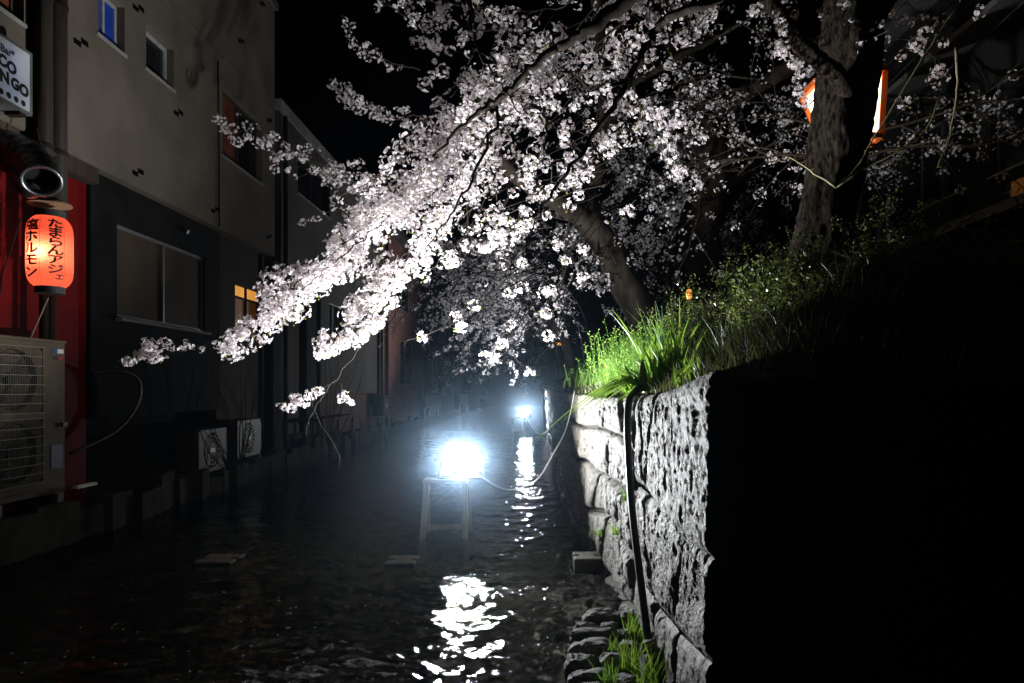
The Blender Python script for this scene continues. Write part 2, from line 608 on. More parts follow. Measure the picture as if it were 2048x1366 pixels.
def make_right_wall():
    w = thing('stone_wall', 'rough stone retaining wall with bright lamp light along the right bank', 'stone wall', (0.6, 4.0, 0.0))
    rg = random.Random(21)
    rows = 5

    def face_pt(Y, z):
        t = z / 1.4
        return Vector((wall_foot(Y) * (1 - t) + wall_top_x(Y) * t, Y, z))

    def row_z(r, Y):
        base = -0.25 + (wall_top_z(Y) + 0.25) * r / rows
        if r in (0, rows):
            return base if r == 0 else base + 0.03 * mnoise.noise((Y * 2.0, 5.5, 1))
        return base + 0.13 * mnoise.noise((Y * 0.9, r * 3.7, 0)) + 0.07 * mnoise.noise((Y * 2.7, r * 9.1, 4))

    seed = 0
    cuts = [0.0, 0.36, 0.63, 1.0]

    def near_z(r, Y):
        z = -0.25 + (wall_top_z(Y) + 0.25) * cuts[r]
        if 0 < r < 3:
            z += 0.20 * mnoise.noise((Y * 1.7, r * 5.1, 8)) + 0.08 * mnoise.noise((Y * 5, r * 2.1, 3))
        return z

    for (nr, fz, Ya, Yb, la, lb) in ((3, near_z, 2.5, 4.08, 0.42, 0.62), (rows, row_z, 4.08, 30.0, 0.34, 0.72)):
        for r in range(nr):
            Y = Ya
            skew0 = 0.0
            while Y < Yb - 0.01:
                ln = rg.uniform(la, lb) if Y < 11 else rg.uniform(0.9, 1.5)
                Y1 = Y + ln
                skew1 = rg.uniform(-0.12, 0.12)
                if Yb < 5 and Y1 > Yb - 0.25:
                    Y1, skew1 = Yb, 0.0
                a0, a1 = Y, Y1 - 0.014
                c00 = face_pt(a0 - skew0, fz(r, a0) + 0.006)
                c10 = face_pt(a1 - skew1, fz(r, a1) + 0.006)
                c11 = face_pt(a1 + skew1, fz(r + 1, a1) - 0.006)
                c01 = face_pt(a0 + skew0, fz(r + 1, a0) - 0.006)
                res = 52 if Y < 5.5 else 30 if Y < 8 else (16 if Y < 12 else 6)
                me = stone_mesh(c00, c10, c11, c01, Vector((-1, 0, 0)), res, max(5, int(res * (1.1 if nr == 3 else 0.85))), rg.uniform(0.004, 0.04) if nr > 3 else rg.uniform(0.004, 0.016), seed, 0.028 if nr > 3 else 0.015, Y < 2.6, 9.0 if nr > 3 else 17.0, 0.05 if nr > 3 else 0.018)
                seed += 1
                link(me, 'stone', 'stone', w, smooth=False)
                Y = Y1
                skew0 = skew1
    # end face turned to the viewer
    for r in range(rows):
        x = 0.655
        while x < 5.0:
            ln = rg.uniform(0.5, 0.95)
            z0, z1 = -0.25 + 1.72 * r / rows, -0.25 + 1.72 * (r + 1) / rows
            j = lambda: rg.uniform(-0.012, 0.012)
            me = stone_mesh(Vector((x + (0 if x < 0.7 else j()), 2.49, z0 + 0.006)), Vector((x + ln - 0.014 + j(), 2.49, z0 + 0.006)),
                            Vector((x + ln - 0.014 + j(), 2.49, z1 - 0.006)), Vector((x + (0 if x < 0.7 else j()), 2.49, z1 - 0.006)),
                            Vector((0, -1, 0)), 12, 8, 0.03, seed, 0.02)
            seed += 1
            link(me, 'stone', 'stone', w)
            x += ln
    # earth and mortar core behind the stones
    vs, fs = [], []
    ys = list(np.arange(2.54, 31, 0.5))
    for Y in ys:
        zt = wall_top_z(Y) - 0.015
        a, b = face_pt(Y, -0.3), face_pt(Y, zt)
        vs += [(a.x + 0.035, Y, -0.3), (b.x + 0.035, Y, zt), (6.0, Y, zt), (6.0, Y, -0.3)]
    for i in range(len(ys) - 1):
        k = i * 4
        fs += [(k, k + 4, k + 5, k + 1), (k + 1, k + 5, k + 6, k + 2)]
    fs += [(0, 1, 2, 3)]
    MB().add(vs, fs).build('mortar_core', 'joint', w)
    return w


make_right_wall()


def bank_z(X, Y):
    t = min(X - wall_top_x(Y) - 0.05, (Y - 2.62) * 0.75)
    z = wall_top_z(Y) - 0.01 + 0.92 * sstep(t / 1.55 * 0.85 + 0.08)
    return z + 0.04 * mnoise.noise((X * 2, Y * 2, 0)) * min(1, max(0, t * 3))


def make_bank():
    xs = np.concatenate([np.linspace(0.0, 2.2, 26), np.linspace(2.4, 16, 20)])
    ys = np.concatenate([np.arange(2.58, 10, 0.16), np.arange(10, 61, 1.0)])
    V = []
    for y in ys:
        for x in xs:
            X = x + wall_top_x(y) + 0.05
            V.append((X, y, bank_z(X, y)))
    nx = len(xs)
    Fq = [(j * nx + i, j * nx + i + 1, (j + 1) * nx + i + 1, (j + 1) * nx + i)
          for j in range(len(ys) - 1) for i in range(nx - 1)]
    o = link(arr_mesh('bank_slope', V, Fq), 'bank_slope', 'soil', smooth=True)
    tag(o, 'earth slope of the right bank under the weeds', None, kind='structure')


make_bank()


# ------------------------------------------------------------------ left bank
def make_left_bank():
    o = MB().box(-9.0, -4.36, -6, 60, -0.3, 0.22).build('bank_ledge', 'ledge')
    tag(o, 'low dark earth ledge between the houses and the water', None, kind='structure')
    w = thing('slab_revetment', 'row of upright concrete slabs along the left water edge', 'revetment', (-4.3, 8, 0))
    rg = random.Random(3)
    Y = 3.6
    while Y < 34:
        wd = rg.uniform(0.36, 0.5) if Y < 16 else rg.uniform(0.6, 0.9)
        X = float(np.interp(Y, [0, 7, 25, 40], [-4.25, -4.2, -4.42, -4.45])) + rg.uniform(-0.05, 0.05)
        top = rg.uniform(0.20, 0.36) if rg.random() > 0.2 else rg.uniform(0.36, 0.44)
        tw = rg.uniform(-0.04, 0.04)
        z0 = -0.3
        d = 0.11
        tl, tr = top + rg.uniform(-.015, .015), top + rg.uniform(-.015, .015)
        vs = [(X - d, Y, z0), (X + tw, Y, z0), (X - tw, Y + wd - 0.02, z0), (X - d, Y + wd - 0.02, z0),
              (X - d, Y, tl), (X + tw, Y, tl), (X - tw, Y + wd - 0.02, tr), (X - d, Y + wd - 0.02, tr)]
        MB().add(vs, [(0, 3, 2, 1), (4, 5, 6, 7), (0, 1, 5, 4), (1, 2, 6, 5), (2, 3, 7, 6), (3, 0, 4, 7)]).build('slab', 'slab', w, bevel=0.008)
        Y += wd
    return w


make_left_bank()


# ------------------------------------------------------------------ buildings on the left
def facade(name, parent, X, y0, y1, z0, z1, holes, m, depth=0.14, thick=0.3, sign=1):
    """wall in the plane X facing +X (sign=1) or -X with real openings"""
    ys = sorted(set([y0, y1] + [h[0] for h in holes] + [h[1] for h in holes]))
    zs = sorted(set([z0, z1] + [h[2] for h in holes] + [h[3] for h in holes]))
    b = MB()

    def q(a, bb, c, d):
        b.add([a, bb, c, d], [(0, 1, 2, 3) if sign > 0 else (3, 2, 1, 0)])
    for i in range(len(ys) - 1):
        for j in range(len(zs) - 1):
            cy, cz = (ys[i] + ys[i + 1]) / 2, (zs[j] + zs[j + 1]) / 2
            if any(h[0] < cy < h[1] and h[2] < cz < h[3] for h in holes):
                continue
            q((X, ys[i], zs[j]), (X, ys[i + 1], zs[j]), (X, ys[i + 1], zs[j + 1]), (X, ys[i], zs[j + 1]))
    D = X - sign * depth
    for (a, c, e, f) in holes:
        q((D, a, e), (D, c, e), (X, c, e), (X, a, e))
        q((X, a, f), (X, c, f), (D, c, f), (D, a, f))
        q((D, a, e), (X, a, e), (X, a, f), (D, a, f))
        q((X, c, e), (D, c, e), (D, c, f), (X, c, f))
    T = X - sign * thick
    q((X, y0, z1), (X, y1, z1), (T, y1, z1), (T, y0, z1))
    q((T, y0, z0), (T, y1, z0), (X, y1, z0), (X, y0, z0))
    q((T, y0, z0), (X, y0, z0), (X, y0, z1), (T, y0, z1))
    q((X, y1, z0), (T, y1, z0), (T, y1, z1), (X, y1, z1))
    return b.build(name, m, parent)


def window(parent, X, y0, y1, z0, z1, panes, frame='frame_grey', nsash=2, fw=0.035, sill=True, sign=1, label=None):
    """frame (the window itself) with pane and sill sub-parts, sat at plane X"""
    b = MB()
    t = 0.05
    xa, xb = (X - t, X) if sign > 0 else (X, X + t)
    b.box(xa, xb, y0, y1, z0, z0 + fw).box(xa, xb, y0, y1, z1 - fw, z1)
    for k in range(nsash + 1):
        yy = y0 + (y1 - y0 - fw) * k / nsash
        b.box(xa, xb, yy, yy + fw, z0 + fw, z1 - fw)
    w = b.build('window', frame, parent)
    if label:
        w['label'] = label
    for k in range(nsash):
        ya = y0 + (y1 - y0 - fw) * k / nsash + fw
        yb = y0 + (y1 - y0 - fw) * (k + 1) / nsash
        pm = panes[k % len(panes)]
        off = 0.015 if k % 2 else 0.028
        xp = X - sign * off
        MB().box(min(xp, xp - sign * 0.006), max(xp, xp - sign * 0.006), ya - 0.004, yb + 0.004, z0 + fw - 0.004, z1 - fw + 0.004).build('pane', pm, w)
    if sill:
        s0, s1 = (X - 0.02, X + 0.105) if sign > 0 else (X - 0.105, X + 0.02)
        MB().box(s0, s1, y0 - 0.03, y1 + 0.03, z0 - 0.035, z0 - 0.004).build('sill', 'white_trim', w)
    return w


def checker_vent(parent, X, Y, Z):
    b = MB().box(X - 0.02, X + 0.004, Y - 0.108, Y, Z - 0.052, Z).box(X - 0.02, X + 0.004, Y, Y + 0.108, Z, Z + 0.052)
    b.build('vent', 'vent_black', parent)


def wall_point(x, y, X):
    Y = X * F / (x - VX)
    return Y, CAMZ + (VY - y) / F * Y


def make_building_one():
    b = thing('white_building', 'tall white plastered building over a dark ground floor by the canal', 'building', (-4.6, 7, 0.2))
    X = -4.5
    wins = [(4.9, 6.0, 4.6, 5.6), (7.02, 7.47, 5.05, 5.56), (7.88, 8.48, 5.1, 5.6), (9.8, 11.2, 4.75, 5.74)]
    facade('upper_wall', b, X, 1.5, 11.75, 3.66, 7.9, wins, 'plaster')
    window(b, X - 0.09, *wins[0], ['pane_red'], 'timber_dark', 2, label='window with reddish curtain at the top left')
    window(b, X - 0.09, *wins[1], ['blue_window'], 'frame_grey', 2, label='small window glowing blue')
    window(b, X - 0.09, *wins[2], ['pane_dark'], 'frame_grey', 1, label='small black window')
    window(b, X - 0.09, *wins[3], ['pane_red', 'pane_dark'], 'timber_dark', 2, label='wide window with dim red curtain')
    MB().box(-4.62, X + 0.012, 1.5, 11.74, 6.10, 6.135).build('string_course', 'plaster', b)
    for (px, py) in ((162, 85), (277, 17), (357, 226), (482, 82), (276, 345), (430, 420), (539, 241), (525, 8), (538, 473)):
        Y, Z = wall_point(px, py, X)
        checker_vent(b, X, Y, Z)
    # dark ground floor, standing back a little
    XL = -4.62
    lw = [(7.53, 9.53, 2.17, 3.21)]
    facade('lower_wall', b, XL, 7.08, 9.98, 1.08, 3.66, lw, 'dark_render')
    window(b, XL - 0.03, *lw[0], ['blind', 'blind'], 'aluminium', 2, 0.04, label='two-sash window with drawn beige blinds')
    XR = -4.68
    rw = [(10.62, 11.62, 2.2, 3.02)]
    facade('rear_wall', b, XR, 9.98, 11.75, 0.4, 3.66, rw, 'timber_dark')
    w = MB().box(XR - 0.09, XR - 0.05, 10.62, 11.62, 2.2, 2.23).box(XR - 0.09, XR - 0.05, 10.62, 11.62, 2.82, 2.85).box(XR - 0.09, XR - 0.05, 10.62, 10.65, 2.23, 2.82).box(XR - 0.09, XR - 0.05, 11.59, 11.62, 2.23, 2.82).box(XR - 0.09, XR - 0.05, 11.13, 11.17, 2.23, 3.02).build('window', 'timber_dark', b)
    w['label'] = 'window with a lit amber strip along its top'
    for (ya, yb) in ((10.62, 11.13), (11.17, 11.62)):
        MB().box(XR - 0.085, XR - 0.08, ya, yb, 2.85, 3.02).build('pane', 'amber_window', w)
        MB().box(XR - 0.085, XR - 0.08, ya, yb, 2.23, 2.82).build('pane', 'amber_dim', w)
    facade('red_wall', b, -4.66, 2.0, 7.07, 0.22, 3.65, [(4.2, 5.36, 1.0, 2.9)], 'red_wall')  # wall behind the lantern, its red glow painted on
    window(b, -4.71, 4.2, 5.36, 1.0, 2.9, ['pane_dark'], 'aluminium', 2, 0.04, sill=False)
    MB().box(-5.6, -4.93, 7.07, 9.98, 0.22, 1.075).build('foundation', 'cavity', b)
    MB().box(-5.05, -4.52, 1.6, 7.06, 3.50, 3.655).build('soffit', 'timber_dark', b)
    MB().box(-11, -5.05, 1.4, 11.74, 0.2, 7.85).build('core', 'cavity', b)
    MB().box(-11, -4.44, 1.4, 11.78, 7.9, 8.02).build('roof', 'roof_tile', b)
    # thin conduit down the facade
    MB().tube([(X + 0.02, 9.62, 6.0), (X + 0.02, 9.64, 5.2), (X + 0.02, 9.66, 3.68)], 0.011, 6).build('conduit', 'pipe_brown', b)
    MB().tube([(XL + 0.015, 8.95, 3.46), (XL + 0.06, 8.95, 3.44)], 0.03, 8).build('vent_cap', 'black_metal', b)
    return b


make_building_one()


def make_building_two():
    b = thing('parapet_building', 'lower grey building with pale parapet band behind the white one', 'building', (-4.6, 15, 0.2))
    X = -4.5
    wins = [(12.9, 14.9, 5.1, 5.95), (16.3, 18.4, 5.1, 5.95)]
    facade('upper_wall', b, X, 11.95, 19.9, 3.6, 6.25, wins, 'plaster_b')
    for w in wins:
        window(b, X - 0.09, *w, ['pane_dark'], 'timber_dark', 2)
    MB().box(-4.8, X + 0.05, 11.93, 19.92, 6.252, 6.45).build('parapet', 'white_trim', b)
    MB().tube([(X + 0.06, 12.1, 6.2), (X + 0.06, 12.1, 0.3)], 0.04, 8).build('downpipe', 'pipe_brown', b)
    gw = [(12.35, 13.7, 0.5, 3.0)]
    facade('lower_wall', b, X - 0.1, 11.95, 14.4, 0.25, 3.6, gw, 'dark_render')
    MB().box(X - 0.25, X - 0.2, 12.35, 13.7, 0.5, 3.0).build('door', 'timber_dark', b)
    pw = [(15.0, 16.0, 2.4, 3.3)]
    facade('panel_wall', b, X - 0.04, 14.4, 19.5, 1.25, 3.6, pw, 'plaster_b')
    window(b, X - 0.12, *pw[0], ['pane_dark'], 'frame_grey', 2)
    MB().box(X - 0.3, X - 0.06, 14.4, 19.5, 0.22, 1.245).build('plinth', 'brown_wall', b)
    MB().box(X - 0.02, X + 0.03, 19.5, 19.66, 0.4, 3.6).build('corner_strip', 'timber_dark', b)
    MB().box(-11, -4.85, 11.95, 19.8, 0.2, 6.2).build('core', 'cavity', b)


make_building_two()


def make_far_buildings():
    b = thing('brick_building', 'reddish brown walled house with a dark window beyond the parapet building', 'building', (-4.6, 23, 0.2))
    X = -4.48
    wins = [(22.6, 25.2, 1.5, 3.0), (22.0, 24.5, 4.0, 5.2)]
    facade('wall', b, X, 20.0, 26.6, 0.22, 6.1, wins, 'brick_wall')
    window(b, X - 0.08, *wins[0], ['pane_dark'], 'frame_grey', 2)
    window(b, X - 0.08, *wins[1], ['pane_dark'], 'frame_grey', 2)
    MB().box(-9, X + 0.35, 19.95, 26.7, 6.1, 6.25).build('eave', 'roof_tile', b)
    MB().box(-9, X - 0.35, 20.0, 26.55, 0.2, 6.08).build('core', 'cavity', b)
    for y in (20.2, 26.4):
        MB().tube([(X + 0.07, y, 6.0), (X + 0.07, y, 0.3)], 0.05, 8).build('downpipe', 'pipe_brown', b)

    b = thing('balcony_house', 'dim narrow house with pale balcony rails far along the canal', 'building', (-4.4, 31, 0.2))
    X = -4.3
    wins = [(28.0, 30.2, 1.2, 2.9), (28.0, 30.2, 3.6, 5.0), (32, 34.5, 3.6, 5.0)]
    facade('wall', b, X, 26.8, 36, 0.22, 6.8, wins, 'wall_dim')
    for w in wins:
        window(b, X - 0.08, *w, ['pane_dark'], 'aluminium', 2)
    MB().box(-9, X - 0.35, 26.8, 36, 0.2, 6.75).build('core', 'cavity', b)
    bal = MB().box(X, X + 0.7, 31.6, 34.8, 3.1, 3.22)
    bal.box(X + 0.62, X + 0.68, 31.6, 34.8, 4.0, 4.06)
    for k in range(12):
        y = 31.62 + k * 0.285
        bal.box(X + 0.635, X + 0.665, y, y + 0.03, 3.22, 4.0)
    bal.build('balcony', 'aluminium', b)
    aw = MB()
    aw.add([(X, 29.5, 3.45), (X + 1.1, 29.5, 3.0), (X + 1.1, 33, 3.0), (X, 33, 3.45), (X, 29.5, 3.4), (X + 1.1, 29.5, 2.95), (X + 1.1, 33, 2.95), (X, 33, 3.4)],
           [(0, 1, 2, 3), (7, 6, 5, 4), (0, 4, 5, 1), (1, 5, 6, 2), (2, 6, 7, 3)])
    aw.build('awning', 'aluminium', b)
    b = thing('end_house', 'dark timber house closing the view at the far end', 'building', (-2.5, 40, 0.2))
    facade('wall', b, -3.9, 36.2, 48, 0.22, 5.6, [(37.5, 40, 1.2, 3.0)], 'brown_wall')
    window(b, -3.98, 37.5, 40, 1.2, 3.0, ['pane_dark'], 'frame_grey', 3)
    MB().box(-9, -4.2, 36.2, 48, 0.2, 5.55).build('core', 'cavity', b)
    MB().box(-9, -3.5, 36.15, 48.1, 5.6, 5.8).build('roof', 'roof_tile', b)


make_far_buildings()


def make_right_building():
    b = thing('dark_house', 'dark house with pale trim behind the cherry trees on the right bank', 'building', (6, 9.5, 2.2))
    X = 5.4
    wins = [(7.0, 8.1, 3.9, 5.0), (8.7, 9.7, 3.9, 5.0), (10.4, 11.2, 3.4, 4.6)]
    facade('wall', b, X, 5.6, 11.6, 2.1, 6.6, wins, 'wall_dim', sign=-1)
    window(b, X + 0.07, *wins[0], ['pane_dark'], 'trim_dim', 2, sign=-1)
    window(b, X + 0.07, *wins[1], ['pane_dark'], 'trim_dim', 2, sign=-1)
    window(b, X + 0.07, *wins[2], ['pane_dark'], 'trim_dim', 2, sign=-1)
    e = MB()
    e.add([(X + 0.3, 5.4, 5.75), (X - 0.75, 5.4, 5.35), (X - 0.75, 11.8, 5.35), (X + 0.3, 11.8, 5.75), (X + 0.3, 5.4, 5.68), (X - 0.75, 5.4, 5.28), (X - 0.75, 11.8, 5.28), (X + 0.3, 11.8, 5.68)],
          [(3, 2, 1, 0), (4, 5, 6, 7), (0, 1, 5, 4), (1, 2, 6, 5), (2, 3, 7, 6)])
    e.build('eave', 'trim_dim', b)
    MB().box(X - 0.5, X - 0.002, 5.4, 11.75, 3.25, 3.36).build('canopy', 'trim_dim', b)
    MB().box(X + 0.3, 11, 5.6, 11.6, 2.1, 6.55).build('core', 'cavity', b)
    MB().box(X - 0.03, X - 0.004, 7.52, 7.72, 3.42, 3.72).build('lit_panel', 'amber_dim', b)
    MB().box(X - 0.9, 11.2, 5.3, 11.9, 6.6, 6.72).build('roof', 'roof_tile', b)
    # row of overhead wires
    for k in range(4):
        z = 5.0 + 0.22 * k
        pts = [Vector((4.9 - 0.05 * k, 4.5 + t * 15, z + 0.5 - t * 0.6 - 1.0 * (t - t * t))) for t in np.linspace(0, 1, 14)]
        o = MB().tube(pts, 0.009, 5).build('overhead_wire', 'black_metal')
        tag(o, ['lowest', 'second lowest', 'second highest', 'highest'][k] + ' of the thin overhead wires by the dark right-hand house', 'wire', 'overhead wires on the right')


make_right_building()


# ------------------------------------------------------------------ fittings on the left: pipes, duct, sign, lantern, air conditioners
def make_pipes():
    t = thing('drain_pipes', 'pair of tall brown drain pipes running down behind the red lantern', 'drain pipe', (-4.42, 6.2, 0.3))
    for (y, r) in ((6.10, 0.072), (6.28, 0.078)):
        o = MB().tube([(-4.40, y, 7.9), (-4.40, y, 2.45)], r, 16).build('pipe', 'pipe_brown', t, smooth=True)
        for z in (2.9, 3.55, 4.9, 6.2):
            MB().lathe((-4.40, y, z), [(r + 0.001, -0.02), (r + 0.009, -0.018), (r + 0.009, 0.018), (r + 0.001, 0.02)], 16).build('collar', 'pipe_brown', o)
    for (y, r) in ((6.13, 0.036), (6.22, 0.042)):
        MB().tube([(-4.42, y, 2.46), (-4.42, y, 0.3)], r, 12).build('pipe', 'pipe_brown', t, smooth=True)
    MB().box(-4.50, -4.36, 6.0, 6.38, 3.50, 3.53).build('bracket', 'black_metal', t)


make_pipes()


def make_ducts():
    t = thing('exhaust_duct', 'fat ribbed metal exhaust duct with open elbow mouth above the lantern', 'exhaust duct', (-4.5, 5.6, 3.2))
    path = smooth_path([P(-160, 205, 5.1), P(-80, 250, 5.2), P(-15, 284, 5.4), P(32, 300, 5.45), P(62, 318, 5.42), P(79, 344, 5.37), P(83, 362, 5.31)], 6)
    r = 0.128
    rad = [r + (0.008 if i % 3 == 0 else 0.0) for i in range(len(path))]
    V, Fc = tube_arrays(path, rad, 28)
    b = MB().add(V, Fc)
    V2, Fc2 = tube_arrays(path, [q - 0.012 for q in rad], 28)
    b.add(V2, [f[::-1] for f in Fc2])
    o = b.build('duct', 'duct_metal', t, smooth=True)
    d = (path[-1] - path[-2]).normalized()
    ax = d.to_track_quat('Z', 'Y').to_matrix()
    MB().lathe(path[-1], [(r - 0.013, -0.01), (r - 0.012, 0.008), (r + 0.014, 0.008), (r + 0.014, -0.012), (r, -0.012)], 28, ax).build('rim', 'duct_metal', o, smooth=True)
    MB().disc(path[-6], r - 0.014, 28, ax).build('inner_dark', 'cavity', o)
    t2 = thing('bent_flue', 'thin shiny bent flue pipe below the fat duct', 'flue', (-4.5, 5.5, 3.0))
    p2 = smooth_path([P(-20, 318, 5.5), P(22, 335, 5.45), P(42, 362, 5.4), P(58, 383, 5.4), P(78, 372, 5.42)], 6)
    MB().tube(p2, 0.06, 16).build('flue', 'duct_metal', t2, smooth=True)
    t3 = thing('wire_shelf', 'rusty wire shelf at the far left under the ducts', 'shelf', (-4.6, 5.3, 2.9))
    b = MB()
    for k in range(9):
        y = 4.7 + k * 0.085
        b.tube([(-4.65, y, 2.93), (-4.22, y, 2.86)], 0.006, 5)
    for k in range(4):
        x = -4.64 + k * 0.14
        b.tube([(x, 4.68, 2.935 - 0.02 * k), (x, 5.42, 2.935 - 0.02 * k)], 0.006, 5)
    b.build('grid', 'pipe_brown', t3)
    MB().box(-4.655, -4.23, 4.7, 5.4, 2.80, 2.83).build('tray', 'pipe_brown', t3)


make_ducts()


def make_sign():
    t = thing('box_sign', 'square white box sign with black lettering and blue glow on the left wall', 'sign', (-4.4, 5.56, 3.7))
    x0, x1, y0, y1, z0, z1 = -4.47, -4.30, 5.27, 5.83, 3.715, 4.25
    c = MB()
    e = 0.022
    c.box(x0, x1, y0, y0 + e, z0, z1).box(x0, x1, y1 - e, y1, z0, z1)
    c.box(x0, x1, y0 + e, y1 - e, z0, z0 + e).box(x0, x1, y0 + e, y1 - e, z1 - e, z1)
    c.box(x0, x0 + 0.01, y0 + e, y1 - e, z0 + e, z1 - e)
    c.build('casing', 'aluminium', t)
    f = MB().box(x1 - 0.012, x1 - 0.006, y0 + e, y1 - e, z0 + e, z1 - e).build('face', 'sign_face', t)
    MB().tube([(x0 + 0.06, 5.63, z0 + 0.06), (x0 + 0.06, 5.63, z1 - 0.12)], 0.012, 8).build('lamp_tube', 'blue_tube', t)
    MB().tube([(x0, 5.6, z1 + 0.10), (x0 + 0.08, 5.62, z1 + 0.12), (x0 + 0.1, 5.63, z1 + 0.004)], 0.008, 6).build('hook', 'pipe_brown', t)
    MB().box(x0 + 0.02, x1 - 0.02, y1 - 0.12, y1 - 0.05, z0 - 0.03, z0 - 0.003).build('bracket', 'pipe_brown', t)
    xs = x1 - 0.003

    def put(body, size, Y, Z, off, rot=0.0, sx=1.0):
        vs, fs = text_mesh(body, size, off)
        cs, sn = math.cos(rot), math.sin(rot)
        vv = [(xs, Y + (a[0] * cs - a[1] * sn) * sx, Z + a[0] * sn + a[1] * cs) for a in vs]
        MB().add(vv, fs).build('lettering', 'ink', f)
    put('Bar*', 0.088, 5.560, 4.135, 0.0022, 0, 0.95)
    put('C', 0.125, 5.505, 4.035, 0.0075)
    put('O', 0.125, 5.603, 4.020, 0.0075)
    put('N', 0.130, 5.528, 3.912, 0.0075, 0.06)
    put('G', 0.120, 5.640, 3.902, 0.0075)
    put('O', 0.125, 5.738, 3.892, 0.0075)
    for k in range(5):
        b = MB()
        b.add([(xs, 5.415 + k * 0.079 + 0.025 * math.cos(a), 3.785 + 0.025 * math.sin(a)) for a in np.linspace(0, 2 * math.pi, 20, endpoint=False)], [tuple(range(20))])
        b.build('dot', 'ink', f)


make_sign()


def lantern_radius(z):
    """profile of the paper body, z from 0 (bottom) to 1"""
    e = abs(2 * z - 1)
    return 0.168 * (1 - 0.38 * e ** 6.5)


def make_paper_lantern():
    c = P(100, 505, 5.85)
    H = 0.60
    zb = c.z - H / 2
    t = thing('paper_lantern', 'glowing red paper lantern with black brush writing on the left wall', 'lantern', (c.x, c.y, zb))
    n, m = 64, 120
    V = []
    for j in range(m + 1):
        z = j / m
        r = lantern_radius(z) + 0.0035 * abs(math.sin(z * math.pi * 30))
        for i in range(n):
            a = 2 * math.pi * i / n
            V.append((c.x + r * math.cos(a), c.y + r * math.sin(a), zb + H * z))
    Fq = [(j * n + i, j * n + (i + 1) % n, (j + 1) * n + (i + 1) % n, (j + 1) * n + i) for j in range(m) for i in range(n)]
    body = link(arr_mesh('paper_body', V, Fq), 'paper_body', 'lantern_paper', t, smooth=True)
    r0 = lantern_radius(0.0)
    MB().lathe((c.x, c.y, zb), [(r0 - 0.02, -0.055), (r0 + 0.006, -0.055), (r0 + 0.006, 0.008), (r0 - 0.02, 0.008)], 32).build('bottom_ring', 'black_metal', t, smooth=False)
    MB().lathe((c.x, c.y, zb + H), [(r0 - 0.02, -0.008), (r0 + 0.006, -0.008), (r0 + 0.006, 0.055), (0.02, 0.055)], 32).build('top_ring', 'black_metal', t)
    # the bulb hangs off centre, towards the left of the paper
    phi0 = math.atan2(-c.y, -c.x)
    lx, ly = math.cos(phi0 - 0.55), math.sin(phi0 - 0.55)
    bc = Vector((c.x + lx * 0.10, c.y + ly * 0.10, zb + H * 0.47))
    prof = [(0.001, -0.03)] + [(0.03 * math.sin(a), -0.03 * math.cos(a)) for a in np.linspace(0.3, 2.84, 8)] + [(0.001, 0.03)]
    MB().lathe(bc, prof, 12).build('light_bulb', 'bulb', t, smooth=True)
    # folded seams
    for k in range(6):
        a = phi0 - 0.42 + k * math.pi / 3
        b = MB()
        for j in range(30):
            z0, z1 = j / 30, (j + 1) / 30
            ra, rb = lantern_radius(z0) + 0.0045, lantern_radius(z1) + 0.0045
            q = []
            for (rr, zz) in ((ra, z0), (rb, z1)):
                for s in (-0.008, 0.008):
                    q.append((c.x + rr * math.cos(a + s), c.y + rr * math.sin(a + s), zb + H * zz))
            b.add(q, [(0, 1, 3, 2)])
        b.build('seam', 'red_cloth', body)

    def column(chars, delta, ztop, zbot, size, sx=1.0):
        k = len(chars)
        for i, ch in enumerate(chars):
            vs, fs = text_mesh(ch, size, 0.0)
            me = bmesh.new()
            g = size * 0.034
            for (ox, oy) in ((0, 0), (g, 0), (-g, 0), (0, g), (0, -g)):
                bv = [me.verts.new((v[0] + ox, v[1] + oy, 0)) for v in vs]
                for f in fs:
                    me.faces.new([bv[q] for q in f])
            bmesh.ops.triangulate(me, faces=me.faces[:])
            bmesh.ops.subdivide_edges(me, edges=me.edges[:], cuts=2, use_grid_fill=True)
            me.verts.ensure_lookup_table()
            ys = [v.co.y for v in me.verts]
            xs_ = [v.co.x for v in me.verts]
            cx, cy = (min(xs_) + max(xs_)) / 2, (min(ys) + max(ys)) / 2
            zc = ztop + (zbot - ztop) * (i + 0.5) / k
            for v in me.verts:
                z = zc + (v.co.y - cy) / H
                rr = lantern_radius(z) + 0.0065
                a = phi0 + delta + (v.co.x - cx) * sx / 0.175
                v.co = Vector((c.x + rr * math.cos(a), c.y + rr * math.sin(a), zb + H * z))
            mesh = bpy.data.meshes.new('lettering')
            me.to_mesh(mesh)
            me.free()
            link(mesh, 'lettering', 'ink', body)
    column('たまらんアジ', 0.24, 0.94, 0.17, 0.088, 1.5)
    column('ェ', 0.42, 0.17, 0.08, 0.07, 1.2)
    column('塩ホルモン', -0.86, 0.93, 0.10, 0.105, 1.35)
    # straw cover above and its cord
    lid = thing('straw_cover', 'round straw cover hung just above the red lantern', 'cover', (c.x, c.y, zb + H + 0.13))
    MB().lathe((c.x, c.y, zb + H + 0.105), [(0.165, 0.0), (0.16, 0.012), (0.10, 0.045), (0.02, 0.075), (0.001, 0.076)], 30).lathe((c.x, c.y, zb + H + 0.10), [(0.165, 0.004), (0.03, 0.012), (0.001, 0.012)], 30).build('disc', 'straw', lid, smooth=True)
    MB().tube([(c.x, c.y, zb + H + 0.18), (c.x - 0.06, c.y + 0.02, zb + H + 0.5), (c.x - 0.15, c.y + 0.05, zb + H + 0.78)], 0.006, 6).build('cord', 'black_metal', lid)
    o = MB().tube(smooth_path([P(43, 436, 6.0), P(36, 455, 6.0), P(25, 490, 6.0), P(6, 545, 5.95), P(0, 590, 5.9)], 5), 0.006, 6).build('power_cord', 'pipe_brown')
    tag(o, 'thin brown cord hanging in the red glow left of the lantern', 'cord')
